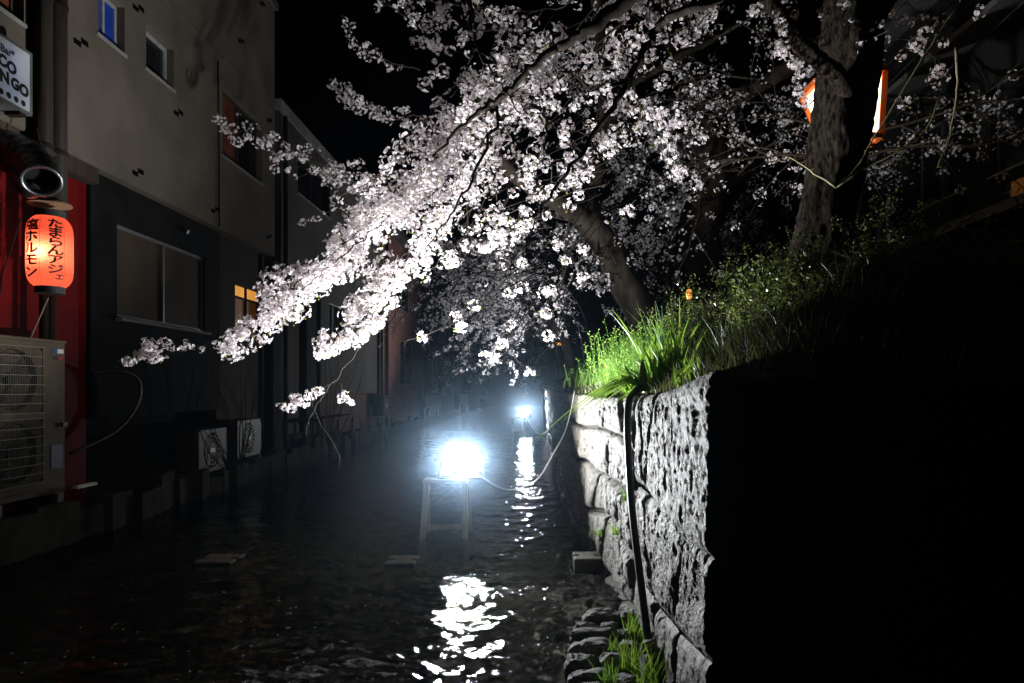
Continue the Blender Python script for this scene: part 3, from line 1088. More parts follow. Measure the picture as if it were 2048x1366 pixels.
    o = MB().tube([P(97, 595, 6.0), P(60, 679, 5.9)], 0.006, 6).build('stay_wire', 'wire')
    tag(o, 'slanting thin wire from the lantern foot to the large air conditioner', 'wire')


make_paper_lantern()


def fan_front(parent, X, yc, zc, r, body_mat, squash=1.0):
    """a round fan recess: dark well, blades, hub and wire guard on a +X face"""
    ax = Matrix(((0, 0, 1), (1, 0, 0), (0, 1, 0)))
    well = MB().lathe((X - 0.06, yc, zc), [(0.001, 0.0), (r, 0.0), (r, 0.063)], 32, ax).build('fan_well', 'cavity', parent)
    b = MB()
    for k in range(3):
        a0 = k * 2.094 + 0.4
        pts = []
        for (rr, da, dx) in ((0.05, 0, 0.01), (r * 0.9, -0.35, 0.03), (r * 0.92, 0.45, 0.0), (0.06, 0.9, -0.01)):
            a = a0 + da
            pts.append((X - 0.045 + dx, yc + rr * math.cos(a), zc + rr * math.sin(a)))
        b.add(pts, [(0, 1, 2, 3)])
    b.lathe((X - 0.05, yc, zc), [(0.055, 0), (0.055, 0.035), (0.001, 0.04)], 14, ax)
    b.build('fan', 'black_metal', well)
    return well


def make_big_ac():
    X0, X1, y0, y1, z0, z1 = -4.70, -4.35, 5.34, 6.30, 0.50, 1.80
    t = thing('air_conditioner', 'large cream two-fan air conditioner unit under the red lantern', 'air conditioner', (-4.5, 5.8, 0.5), 'outdoor air conditioner units')
    ys0, ys1 = y0 + 0.03, y0 + 0.68
    zc = [(z0 + 0.07, z0 + 0.63), (z0 + 0.68, z1 - 0.05)]
    body = MB()
    body.box(X0, X1 - 0.06, y0, y1, z0, z1)
    # front skin with two square openings
    ysx = [y0, ys0, ys1, y1]
    zsx = [z0, zc[0][0], zc[0][1], zc[1][0], zc[1][1], z1]
    for i in range(3):
        for j in range(5):
            if i == 1 and j in (1, 3):
                continue
            body.box(X1 - 0.058, X1, ysx[i] + 0.0, ysx[i + 1], zsx[j], zsx[j + 1])
    body.build('cabinet', 'ac_cream', t)
    for (a, c) in zc:
        cy, cz = (ys0 + ys1) / 2, (a + c) / 2
        fan_front(t, X1 - 0.003, cy, cz, 0.255, 'ac_cream')
        n = 36
        ring, outer = [], []
        for q in range(n):
            an = 2 * math.pi * (q + 0.5) / n
            dx, dz = math.cos(an), math.sin(an)
            sc = min((ys1 - ys0) / 2 / max(abs(dx), 1e-6), (c - a) / 2 / max(abs(dz), 1e-6))
            ring.append((X1 - 0.012, cy + 0.255 * dx, cz + 0.255 * dz))
            outer.append((X1 - 0.004, cy + sc * dx, cz + sc * dz))
        MB().add(ring + outer, [(q, n + q, n + (q + 1) % n, (q + 1) % n) for q in range(n)]).build('fan_plate', 'ac_cream', t)
        g = MB()
        k = 0
        yy = ys0
        while yy <= ys1 + 1e-4:
            g.box(X1 + 0.004, X1 + 0.008, yy - 0.0013, yy + 0.0013, a, c)
            yy += 0.019
        for q in range(8):
            zz = a + (c - a) * q / 7
            g.box(X1 + 0.008, X1 + 0.013, ys0 - 0.01, ys1 + 0.01, zz - 0.003, zz + 0.003)
        g.build('guard', 'wire', t)
    MB().box(X0 - 0.01, X1 + 0.012, y0 - 0.01, y1 + 0.01, z1 + 0.001, z1 + 0.03).build('lid', 'ac_cream', t, bevel=0.006)
    MB().box(X0, X1 + 0.006, y0, y1 + 0.004, z0 - 0.05, z0 - 0.002).build('base_pan', 'ac_cream', t)
    for (a, c) in ((y0 + 0.08, y0 + 0.16), (y1 - 0.16, y1 - 0.08)):
        MB().box(X0 - 0.05, X1 + 0.05, a, c, 0.225, z0 - 0.052).build('foot', 'concrete', t)
    s = MB().box(X1 + 0.002, X1 + 0.004, y1 - 0.17, y1 - 0.105, z1 - 0.105, z1 - 0.05).build('sticker', 'sticker_navy', t)
    MB().box(X1 + 0.002, X1 + 0.004, y1 - 0.10, y1 - 0.02, z1 - 0.09, z1 - 0.05).build('sticker', 'sticker_white', t)
    for (body_, m, yy) in (('ZSL', 'ink', y1 - 0.125), ('EN', 'ink_red', y1 - 0.055)):
        vs, fs = text_mesh(body_, 0.042, 0.0015)
        MB().add([(X1 + 0.005, yy + v[0], z1 - 0.135 + v[1]) for v in vs], fs).build('lettering', m, t)
    MB().box(X1 + 0.002, X1 + 0.004, y1 - 0.18, y1 - 0.03, z0 + 0.17, z0 + 0.38).build('sticker', 'sticker_blue', t)
    MB().box(X1 - 0.01, X1 + 0.02, y1 - 0.05, y1 + 0.01, z0 + 0.54, z0 + 0.58).build('latch', 'black_metal', t)


make_big_ac()


def small_ac(name, label, X1, y0, w, z0, h, stand=False):
    d = 0.29
    t = thing(name, label, 'air conditioner', (X1 - d / 2, y0 + w / 2, z0), 'outdoor air conditioner units')
    rr = min(h * 0.42, w * 0.36)
    yc, zc = y0 + w * 0.45, z0 + h / 2
    b = MB().box(X1 - d, X1 - 0.061, y0, y0 + w, z0, z0 + h)
    # front plate with a round opening
    n = 32
    ring = [(X1, yc + rr * math.cos(2 * math.pi * k / n), zc + rr * math.sin(2 * math.pi * k / n)) for k in range(n)]
    outer = []
    for k in range(n):
        a = 2 * math.pi * k / n
        dx, dz = math.cos(a), math.sin(a)
        sy = ((y0 + w - yc) if dx > 0 else (yc - y0)) / max(abs(dx), 1e-6)
        sz = (h / 2) / max(abs(dz), 1e-6)
        s = min(sy, sz)
        outer.append((X1, yc + dx * s, zc + dz * s))
    b.add(ring + outer, [(k, n + k, n + (k + 1) % n, (k + 1) % n) for k in range(n)])
    for (ya, yb) in ((y0, y0 + 0.004), (y0 + w - 0.004, y0 + w)):
        b.box(X1 - 0.06, X1 - 0.001, ya, yb, z0, z0 + h)
    b.box(X1 - 0.06, X1 - 0.001, y0 + 0.005, y0 + w - 0.005, z0 + h - 0.004, z0 + h)
    b.build('cabinet', 'ac_white', t)
    fan_front(t, X1 - 0.002, yc, zc, rr, 'ac_white')
    g = MB()
    for q in (0.35, 0.6, 0.82):
        ax = Matrix(((0, 0, 1), (1, 0, 0), (0, 1, 0)))
        g.lathe((X1 + 0.003, yc, zc), [(rr * q - 0.004, 0), (rr * q - 0.004, 0.004), (rr * q + 0.004, 0.004), (rr * q + 0.004, 0)], 28, ax)
    for k in range(8):
        a = math.pi * k / 8
        g.bar((X1 + 0.004, yc - rr * math.cos(a), zc - rr * math.sin(a)), (X1 + 0.004, yc + rr * math.cos(a), zc + rr * math.sin(a)), 0.006, 0.004, (1, 0, 0))
    g.build('guard', 'wire', t)
    MB().box(X1 + 0.006, X1 + 0.009, yc - 0.06, yc + 0.06, zc - 0.025, zc + 0.025).build('badge', 'sticker_white', t)
    if stand:
        s = MB()
        for yy in (y0 + 0.05, y0 + w - 0.09):
            for xx in (X1 - d, X1 - 0.04):
                s.box(xx, xx + 0.04, yy, yy + 0.04, 0.225, z0 - 0.041)
            s.box(X1 - d - 0.02, X1 + 0.02, yy, yy + 0.04, z0 - 0.04, z0 - 0.002)
        s.build('stand', 'aluminium', t)
    else:
        for yy in (y0 + 0.06, y0 + w - 0.12):
            MB().box(X1 - d - 0.02, X1 + 0.02, yy, yy + 0.06, 0.222, z0 - 0.001).build('foot', 'concrete', t)
    return t


small_ac('air_conditioner', 'small grey air conditioner with white badge, standing below the beige-blind window', -4.32, 8.75, 0.80, 0.285, 0.56)
small_ac('air_conditioner', 'small air conditioner just beyond the one with the white badge', -4.35, 9.95, 0.85, 0.36, 0.55)
small_ac('air_conditioner', 'distant narrow-looking air conditioner on a metal stand past the pale panel wall', -4.15, 18.6, 0.8, 0.62, 0.56, True)
small_ac('air_conditioner', 'farthest air conditioner, pale in the lamp haze left of the far floodlight', -4.0, 27.2, 0.9, 0.5, 0.62, True)


def make_left_clutter():
    t = thing('low_bench', 'dark low bench with thin legs by the plinth on the left bank', 'bench', (-4.35, 14.4, 0.22))
    MB().box(-4.65, -4.2, 13.4, 15.9, 0.72, 0.78).build('seat', 'brown_wall', t)
    for y in (13.5, 14.6, 15.75):
        for x in (-4.6, -4.26):
            MB().box(x, x + 0.05, y, y + 0.05, 0.222, 0.719).build('leg', 'brown_wall', t)
    o = MB().tube(smooth_path([(-4.62, 7.12, 1.55), (-4.5, 7.3, 1.58), (-4.45, 7.62, 1.5), (-4.46, 7.66, 1.25), (-4.5, 7.35, 0.95), (-4.56, 6.7, 0.75)], 6), 0.018, 8).build('hose', 'hose_black', smooth=True)
    tag(o, 'black hose looping out of the dark grey wall', 'hose')
    o = MB().box(-4.30, -4.24, 6.32, 6.60, 0.46, 0.485).build('plank', 'wood_pale')
    tag(o, 'short pale plank end sticking out beside the large air conditioner', 'plank')
    # far white garden chairs
    for k, (y, x) in enumerate(((25.2, -3.95), (26.3, -3.9), (31.0, -3.3))):
        c = thing('white_chair', ['white chair in the haze, left of the pair on the far bank', 'white chair in the haze, right of the pair on the far bank', 'white chair nearest the far floodlight on the left bank'][k], 'chair', (x, y, 0.22), 'white chairs on the far left bank')
        MB().box(x - 0.2, x + 0.2, y, y + 0.4, 0.62, 0.66).build('seat', 'white_trim', c)
        MB().box(x - 0.2, x + 0.2, y + 0.37, y + 0.40, 0.665, 1.1).build('backrest', 'white_trim', c)
        for (dx, dy) in ((-0.19, 0.01), (0.15, 0.01), (-0.19, 0.35), (0.15, 0.35)):
            MB().box(x + dx, x + dx + 0.04, y + dy, y + dy + 0.04, 0.222, 0.619).build('leg', 'white_trim', c)


make_left_clutter()


# ------------------------------------------------------------------ floodlights on trestles in the water
def make_floodlight(base, lamp, scale, aim, tlabel, llabel, group_t, group_l):
    s = scale
    bx, by = base
    tr = thing('trestle', tlabel, 'trestle', (bx, by, 0), group_t)
    H, W = 0.50 * s, 0.40 * s
    zt = H
    yb = by + 0.34 * s
    for sx in (-1, 1):
        MB().bar((bx + sx * W / 2 * 1.04, by, -0.2), (bx + sx * W / 2 * 0.90, by + 0.14 * s, zt), 0.052 * s, 0.03 * s, (0, 1, 0)).build('leg', 'wood_pale', tr)
        MB().bar((bx + sx * W / 2 * 1.1 + 0.03, yb, -0.2), (bx + sx * W / 2 * 0.92 + 0.01, by + 0.19 * s, zt), 0.03 * s, 0.022 * s, (0, 1, 0)).build('leg', 'wood_pale', tr)
    MB().bar((bx - W * 0.49, by + 0.016 * s, 0.10 * s), (bx + W * 0.49, by + 0.016 * s, 0.115 * s), 0.012 * s, 0.042 * s).build('rung', 'wood_pale', tr)
    MB().box(bx - W * 0.52, bx + W * 0.52, by + 0.08 * s, by + 0.28 * s, zt + 0.002, zt + 0.034).build('top_board', 'wood_pale', tr)
    # the lamp on its yoke
    lp = thing('floodlight', llabel, 'floodlight', lamp, group_l)
    L = Vector(lamp)
    ax = aim.to_track_quat('Z', 'Y').to_matrix()
    r = 0.18 * s
    MB().lathe(L, [(0.001, -0.13 * s), (0.09 * s, -0.12 * s), (0.155 * s, -0.06 * s), (r + 0.012 * s, -0.005), (r + 0.012 * s, 0.016), (r + 0.004, 0.016), (r + 0.002, -0.004)], 36, ax).build('housing', 'black_metal', lp, smooth=False)
    dome = [(r - 0.002, 0.0)] + [(r * math.cos(a), 0.016 * s * math.sin(a)) for a in np.linspace(0.2, 1.5, 7)] + [(0.0005, 0.016 * s)]
    MB().lathe(L, dome, 36, ax).build('lens', 'flood', lp, smooth=True)
    yk = MB()
    side = Vector((1, 0, 0))
    yk.bar(L - side * (r + 0.03), (L.x - r - 0.03, L.y, zt + 0.05), 0.02, 0.006).bar(L + side * (r + 0.03), (L.x + r + 0.03, L.y, zt + 0.05), 0.02, 0.006)
    yk.box(L.x - r - 0.04, L.x + r + 0.04, L.y - 0.015, L.y + 0.015, zt + 0.036, zt + 0.05)
    yk.build('yoke', 'aluminium', lp)
    return tr, lp


LAMP1 = P(922, 922, 6.45)
make_floodlight((P(887, 1078, 6.30).x, 6.30), LAMP1, 1.0, FLOOD_AIM,
                'pale wooden trestle carrying the near floodlight in the water', 'dazzling white floodlight on the near trestle',
                'lamp trestles in the canal', 'floodlights in the canal')
LAMP2 = P(1050, 824, 21.0)
make_floodlight((P(1036, 868, 20.7).x, 20.7), LAMP2, 0.85, Vector((0.05, -0.45, 0.88)).normalized(),
                'far wooden trestle carrying the second floodlight', 'smaller-looking white floodlight farther along the canal',
                'lamp trestles in the canal', 'floodlights in the canal')

o = MB().tube(smooth_path([LAMP1 + Vector((0.12, 0.08, -0.1)), P(975, 962, 6.3), P(1008, 978, 6.2), P(1040, 976, 6.2), P(1078, 955, 6.3), P(1105, 910, 6.6), P(1128, 868, 7.0), P(1140, 830, 7.2), P(1150, 780, 7.3)], 6), 0.007, 6).build('lamp_cable', 'cable_white', smooth=True)
tag(o, 'thin white cable sagging from the near floodlight to the stone wall', 'cable')
o = MB().tube(smooth_path([LAMP2 + Vector((0.05, 0.0, -0.2)), P(1060, 850, 20.6), P(1074, 866, 20.0), P(1090, 866, 19.5), P(1102, 856, 18.5), P(1108, 846, 17.0)], 6), 0.022, 6).build('lamp_cable', 'cable_white', smooth=True)
tag(o, 'white cable drooping from the far floodlight towards the wall', 'cable')

# black hose down the wall
hp = [(P(1300, 770, 4.25)), Vector((0.585, 4.06, 1.37)), Vector((0.545, 4.02, 1.30)), Vector((0.535, 3.98, 1.1)), Vector((0.54, 3.86, 0.75)), Vector((0.555, 3.65, 0.4)), Vector((0.565, 3.42, 0.1)), Vector((0.57, 3.25, -0.15))]
o = MB().tube(smooth_path(hp, 8), 0.021, 12).build('drain_hose', 'hose_black', smooth=True)
tag(o, 'black hose running down the stone wall to the rocks', 'hose')


# ------------------------------------------------------------------ stepping blocks in the water
def h_block(label, cx, cy, top, w, d, th, m='concrete_wet', rot=0.0):
    nw, nd = w * 0.22, d * 0.14
    out = [(-w / 2, -d / 2), (w / 2, -d / 2), (w / 2, -nd / 2), (w / 2 - nw, -nd / 2), (w / 2 - nw, nd / 2), (w / 2, nd / 2), (w / 2, d / 2),
           (-w / 2, d / 2), (-w / 2, nd / 2), (-w / 2 + nw, nd / 2), (-w / 2 + nw, -nd / 2), (-w / 2, -nd / 2)]
    cs, sn = math.cos(rot), math.sin(rot)
    q = [(cx + x * cs - y * sn, cy + x * sn + y * cs) for x, y in out]
    n = len(q)
    vs = [(x, y, top - th) for x, y in q] + [(x, y, top) for x, y in q]
    fs = [tuple(range(n))[::-1], tuple(range(n, 2 * n))] + [(i, (i + 1) % n, n + (i + 1) % n, n + i) for i in range(n)]
    o = MB().add(vs, fs).build('stepping_block', m, bevel=0.012)
    tag(o, label, 'stepping block', 'stepping blocks across the canal')


h_block('notched concrete stepping block in the dark water at the left', P(440, 1110, 5.55).x, 5.55, 0.016, 0.30, 0.29, 0.035)
h_block('notched concrete stepping block in front of the near trestle', P(805, 1103, 5.5).x, 5.5, 0.018, 0.245, 0.27, 0.035)
h_block('notched concrete stepping block against the foot of the stone wall', P(1172, 1102, 5.3).x + 0.01, 5.3, 0.10, 0.22, 0.24, 0.11)


# ------------------------------------------------------------------ rocks at the foot of the wall
def rock(label, c, sx, sy, sz, seed, rot=0.0):
    bm = bmesh.new()
    bmesh.ops.create_icosphere(bm, subdivisions=4, radius=1.0)
    sd = seed * 3.7
    M = Matrix.Rotation(rot, 3, 'Z')
    for v in bm.verts:
        p = v.co.copy()
        p = Vector([math.copysign(abs(a) ** 0.62, a) for a in p])
        n = 0.16 * mnoise.noise((p.x * 1.3 + sd, p.y * 1.3, p.z * 1.3)) + 0.10 * mnoise.noise((p.x * 3 + sd, p.y * 3, p.z * 4)) + 0.05 * mnoise.noise((p.x * 8 + sd, p.y * 8, p.z * 11))
        p = p * (1 + n)
        v.co = Vector(c) + M @ Vector((p.x * sx, p.y * sy, p.z * sz))
    me = bpy.data.meshes.new('rock')
    bm.to_mesh(me)
    bm.free()
    o = link(me, 'rock', 'rock', smooth=False)
    tag(o, label, 'rock', 'rocks heaped at the foot of the wall')


ROCKS = [  # label, px x, px y (middle of its top), Y, top z, half sizes
    ('rounded broad rock at the far top of the rock heap', 1204, 1224, 3.95, 0.11, 0.115, 0.07, 0.07, 0.1),
    ('pale flat-topped rock wedged between heap and stone wall', 1252, 1226, 3.95, 0.10, 0.062, 0.06, 0.05, 0.3),
    ('small dark wedge rock at the left under the broad top rock', 1173, 1243, 3.83, 0.08, 0.07, 0.05, 0.06, -0.1),
    ('small hump-backed rock lying on the long flat slab', 1218, 1248, 3.80, 0.09, 0.055, 0.04, 0.035, 0.1),
    ('long thin flat slab rock with a black gap below it', 1190, 1258, 3.72, 0.085, 0.14, 0.045, 0.035, 0.05),
    ('largest long rock with sloping grey face in mid heap', 1184, 1281, 3.58, 0.07, 0.13, 0.075, 0.075, 0.0),
    ('knobbly square rock jutting into the water below the long rock', 1163, 1312, 3.38, 0.07, 0.08, 0.075, 0.08, -0.2),
    ('dark lumpy rock among weeds right of the square rock', 1226, 1310, 3.38, 0.08, 0.075, 0.065, 0.07, 0.2),
    ('wide low rock second from the bottom of the heap', 1182, 1342, 3.20, 0.07, 0.105, 0.06, 0.06, 0.05),
    ('bottom rock of the heap, cut by the picture edge', 1188, 1368, 3.05, 0.07, 0.11, 0.06, 0.06, 0.0),
    ('small rock beside the tufts below the pale flat-topped one', 1250, 1262, 3.72, 0.08, 0.05, 0.05, 0.05, 0.4),
    ('small rough rock half hidden by the middle grass tuft', 1258, 1292, 3.52, 0.09, 0.055, 0.05, 0.05, 0.9),
    ('tall upright rock leaning on the wall beside the black hose', 1302, 1330, 3.28, 0.18, 0.045, 0.06, 0.15, 0.2),
    ('mossy rock under the lowest grass tuft', 1255, 1345, 3.15, 0.07, 0.075, 0.06, 0.06, 0.2),
    ('low rock at the lower right corner of the heap', 1290, 1362, 3.08, 0.06, 0.06, 0.06, 0.06, 0.2),
]
for i, (lab, px, py, Y, zt, a, b_, c_, ro) in enumerate(ROCKS):
    p = P(px, py, Y)
    rock(lab, (p.x, Y, zt - c_), a, b_, c_, i + 1, ro)


# ------------------------------------------------------------------ grass and plants
def blades(bases, heights, leans, widths, rg, seg=4, droop=0.6):
    """ribbon blades; returns verts, quads"""
    n = len(bases)
    bases = np.asarray(bases, dtype=np.float64)
    heights = np.asarray(heights)[:, None]
    leans = np.asarray(leans)
    widths = np.asarray(widths)[:, None]
    ang = rg.uniform(0, 2 * np.pi, n)
    side = np.stack([np.cos(ang), np.sin(ang), np.zeros(n)], -1)
    V = np.zeros((n, (seg + 1) * 2, 3))
    for k in range(seg + 1):
        t = k / seg
        ctr = bases + heights * np.array([[0, 0, 1.0]]) * (t - droop * 0.35 * t * t * np.linalg.norm(leans, axis=1)[:, None]) + leans * heights * t ** 1.7
        w = widths * (1 - t ** 1.6) * 0.5 + 0.0004
        V[:, k * 2] = ctr - side * w
        V[:, k * 2 + 1] = ctr + side * w
    m = (seg + 1) * 2
    base = (np.arange(n) * m)[:, None, None]
    q = np.array([[k * 2, k * 2 + 1, k * 2 + 3, k * 2 + 2] for k in range(seg)])[None]
    return V.reshape(-1, 3), (base + q).reshape(-1, 4)


def leaves(centres, dirs, length, width, rg):
    """kite leaves pointing along dirs"""
    n = len(centres)
    C = np.asarray(centres, dtype=np.float64)
    D = np.asarray(dirs, dtype=np.float64)
    D /= np.linalg.norm(D, axis=1)[:, None] + 1e-9
    r = rg.normal(size=(n, 3))
    S = np.cross(D, r)
    S /= np.linalg.norm(S, axis=1)[:, None] + 1e-9
    l = (length * rg.uniform(0.6, 1.3, n))[:, None]
    w = (width * rg.uniform(0.6, 1.3, n))[:, None]
    V = np.stack([C, C + D * l * 0.45 - S * w, C + D * l, C + D * l * 0.45 + S * w], 1)
    Fq = (np.arange(n) * 4)[:, None] + np.arange(4)[None]
    return V.reshape(-1, 3), Fq


def make_bank_grass():
    rg = np.random.default_rng(4)
    B, Hh, Ln, Wd = [], [], [], []
    n = 15000
    for _ in range(n):
        Y = 2.66 + 11 * rg.random() ** 1.6
        t = rg.random() ** 1.3 * 3.4
        X = wall_top_x(Y) + 0.03 + t
        cl = mnoise.noise((X * 2.2, Y * 2.2, 9))
        if cl < -0.22 and rg.random() < 0.75:
            continue
        B.append((X, Y, bank_z(X, Y) - 0.02))
        Hh.append(rg.uniform(0.07, 0.22) * (1 + 0.7 * max(0, cl)) * (0.55 if t < 0.12 else 1))
        Ln.append(rg.normal(0, 0.35, 3) * np.array([1, 1, 0.1]))
        Wd.append(rg.uniform(0.003, 0.007))
    V, Fq = blades(B, Hh, Ln, Wd, rg, 3)
    o = link(arr_mesh('bank_grass', V, Fq), 'bank_grass', 'grass_dry', smooth=True)
    tag(o, 'dark straggly grass covering the right bank slope', 'grass', kind='stuff')


make_bank_grass()


def grass_tuft(name, label, centre, n, h, spread, lean, width, m, seed, group=None, bias=(0, 0, 0), cat='grass tuft', seg=4, droop=0.6):
    rg = np.random.default_rng(seed)
    c = np.array(centre)
    B = c + np.stack([rg.normal(0, spread, n), rg.normal(0, spread, n), np.zeros(n)], -1)
    Hh = h * rg.uniform(0.45, 1.15, n)
    Ln = rg.normal(0, lean, (n, 3)) * np.array([1, 1, 0.15]) + np.array(bias)
    V, Fq = blades(B, Hh, Ln, width * rg.uniform(0.6, 1.3, n), rg, seg, droop)
    o = link(arr_mesh(name, V, Fq), name, m, smooth=True)
    tag(o, label, cat, group)
    return o


def on_bank(px, py, Y):
    p = P(px, py, Y)
    return (p.x, Y, bank_z(p.x, Y) - 0.02)


G1 = 'tufts on the right bank edge'
grass_tuft('grass_clump', 'arching broad-bladed bright green clump drooping over the wall top', (0.64, 4.2, 1.37), 95, 0.37, 0.05, 0.24, 0.026, 'blade', 31, G1, (-0.80, -0.30, 0), 'grass clump', 9, 3.3)
grass_tuft('grass_clump', 'upright broad-bladed clump just right of the drooping one', (0.80, 4.1, 1.42), 90, 0.46, 0.08, 0.30, 0.026, 'blade', 32, G1, (-0.1, 0, 0), 'grass clump', 6, 0.6)
grass_tuft('grass_clump', 'short broad-leaf clump at the dark corner of the wall top', (0.78, 3.4, 1.40), 30, 0.18, 0.06, 0.5, 0.02, 'blade', 33, G1, (0, -0.1, 0), 'grass clump', 5, 0.8)
p = on_bank(1330, 690, 5.6)
grass_tuft('iris_plant', 'stiff pale blue-green sword leaves standing above the bright weeds', p, 16, 0.50, 0.07, 0.22, 0.028, 'iris', 34, None, (-0.12, 0, 0), 'plant', 5, 0.1)
for k, (px, py, Y, lab) in enumerate(((1185, 760, 7.6, 'far fluffy green weed tuft at the left end of the wall top'),
                                      (1222, 740, 6.6, 'fluffy green weed tuft in the middle of the lit wall top'),
                                      (1255, 700, 6.0, 'tall fluffy bright green weeds behind the drooping clump'),
                                      (1290, 690, 5.6, 'dense bright green weeds left of the sword leaves'),
                                      (1320, 720, 5.0, 'bright green weeds right behind the broad-bladed clumps'),
                                      (1165, 770, 9.0, 'small pale weed tuft at the far corner of the wall'))):
    b = on_bank(px, py, Y)
    grass_tuft('weed_tuft', lab, b, 420 if k in (2, 3) else 260, 0.34 if k in (2, 3) else 0.24, 0.085, 0.28, 0.006, 'herb', 40 + k, 'fluffy weeds on the wall top')


def herb_mass(label, centre, n, h, spread, seed, m='herb', lf=0.016):
    """upright stems set with small leaves"""
    rg = np.random.default_rng(seed)
    t = thing('leafy_herb', label, 'herb', centre, 'leafy herbs on the right bank')
    Cn, Dn = [], []
    st = MB()
    for _ in range(n):
        b = Vector(centre) + Vector((rg.normal(0, spread), rg.normal(0, spread), 0))
        top = b + Vector((rg.normal(-0.04, 0.06), rg.normal(0, 0.06), h * rg.uniform(0.5, 1.15)))
        st.tube([b, (b + top) / 2 + Vector((rg.normal(0, .01), 0, 0)), top], [0.0025, 0.002, 0.001], 4, False)
        for k in range(16):
            f = 0.25 + 0.75 * k / 15
            q = b.lerp(top, f)
            a = k * 2.4 + rg.uniform(0, 1)
            Cn.append(tuple(q))
            Dn.append((math.cos(a), math.sin(a), 0.55))
    st.build('stems', m, t)
    V, Fq = leaves(Cn, Dn, lf * 1.6, lf * 0.35, rg)
    o = link(arr_mesh('foliage', V, Fq), 'foliage', m, t)
    o['kind'] = 'stuff'


herb_mass('feathery upright bright herbs at the lit left edge of the bank', on_bank(1255, 700, 6.1), 90, 0.42, 0.16, 51)
herb_mass('feathery herb patch below the sword leaves', on_bank(1310, 700, 5.4), 90, 0.40, 0.16, 52)
herb_mass('small feathery herb patch near the far wall corner', on_bank(1195, 755, 7.4), 35, 0.22, 0.13, 53)


def shrub(label, centre, n, size, seed, lf=0.022, m='shrub_leaf', density=9):
    rg = random.Random(seed)
    ng = np.random.default_rng(seed)
    t = thing('shrub', label, 'shrub', centre, 'straggly shrubs on the right bank')
    st = MB()
    Cn, Dn = [], []
    c = Vector(centre)
    for _ in range(n):
        a = rg.uniform(0, 6.283)
        el = rg.uniform(0.35, 1.3)
        d = Vector((math.cos(a) * math.cos(el), math.sin(a) * math.cos(el), math.sin(el)))
        pts = [c + Vector((rg.gauss(0, size * .25), rg.gauss(0, size * .25), 0))]
        for k in range(7):
            d = (d + Vector((rg.gauss(0, .22), rg.gauss(0, .22), rg.gauss(-0.05, .16)))).normalized()
            pts.append(pts[-1] + d * size * rg.uniform(0.10, 0.19))
        st.tube(pts, [0.004 * (1 - 0.12 * k) for k in range(8)], 4, False)
        for k in range(2, 8):
            for _ in range(density):
                q = pts[k - 1].lerp(pts[k], rg.random())
                Cn.append(tuple(q + Vector((rg.gauss(0, .02), rg.gauss(0, .02), rg.gauss(0, .02)))))
                Dn.append((rg.gauss(0, 1), rg.gauss(0, 1), rg.gauss(0.3, .6)))
    st.build('stems', 'twig', t)
    V, Fq = leaves(Cn, Dn, lf, lf * 0.3, ng)
    o = link(arr_mesh('foliage', V, Fq), 'foliage', m, t)
    o['kind'] = 'stuff'


shrub('straggly small-leaved shrub catching warm light beside the sword leaves', on_bank(1430, 600, 5.2), 55, 0.50, 61)
shrub('straggly dim shrub in the middle of the slope', on_bank(1520, 570, 4.9), 50, 0.46, 62)
shrub('dim shrub at the foot of the big lit trunk', on_bank(1600, 560, 5.5), 42, 0.46, 63)
shrub('nearly black shrub low on the slope above the dark wall face', on_bank(1560, 660, 3.9), 40, 0.36, 64)
shrub('nearly black shrub right of the big trunk', on_bank(1800, 590, 4.3), 46, 0.5, 65)
shrub('nearly black shrub at the right picture edge', on_bank(1980, 610, 4.1), 46, 0.5, 66)

GR = 'grass tufts growing between the rocks'
for k, (px, py, Y, z, lab, n, h) in enumerate((
        (1268, 1262, 3.70, 0.04, 'upper bright grass tuft between rocks and wall', 45, 0.16),
        (1218, 1372, 3.10, 0.03, 'grass tuft on the lowest rocks near the water', 45, 0.15),
        (1262, 1330, 3.25, 0.05, 'tall grass tuft in the middle of the rock heap', 50, 0.20),
        (1298, 1372, 3.05, 0.05, 'grass tuft beside the black hose at the bottom edge', 50, 0.18),
        (1225, 1290, 3.48, 0.05, 'few short blades on the lumpy dark rock', 14, 0.08))):
    pp = P(px, py, Y)
    grass_tuft('grass_tuft', lab, (pp.x, Y, z), n, h, 0.028, 0.32, 0.0055, 'blade', 70 + k, GR)
for k, (Y, z, lab) in enumerate(((4.1, 0.72, 'little weed sprouting from the wall joint left of the hose'), (4.55, 0.42, 'little weed low in the wall joint near the water'), (5.15, 0.28, 'mossy weed at the wall foot by the stepping block'))):
    x = wall_foot(Y) - 0.03
    grass_tuft('wall_weed', lab, (x, Y, z), 26, 0.09, 0.02, 0.5, 0.006, 'blade', 80 + k, 'weeds in the wall joints', (-0.4, 0, 0), 'weed', 4, 0.8)


# ------------------------------------------------------------------ cherry trees
def flower_base():
    """five wide petals, radius 1, slightly cupped; 4 verts each"""
    V, A = [], []
    for k in range(5):
        a = 2 * math.pi * k / 5
        for (r, da, z, h) in ((0.06, 0, 0.0, 1.0), (0.66, -0.50, 0.20, 0.0), (1.0, 0.0, 0.30, 0.0), (0.66, 0.50, 0.20, 0.0)):
            V.append((r * math.cos(a + da), r * math.sin(a + da), z))
            A.append(h)
    return np.array(V), np.array(A)


FB, FA = flower_base()


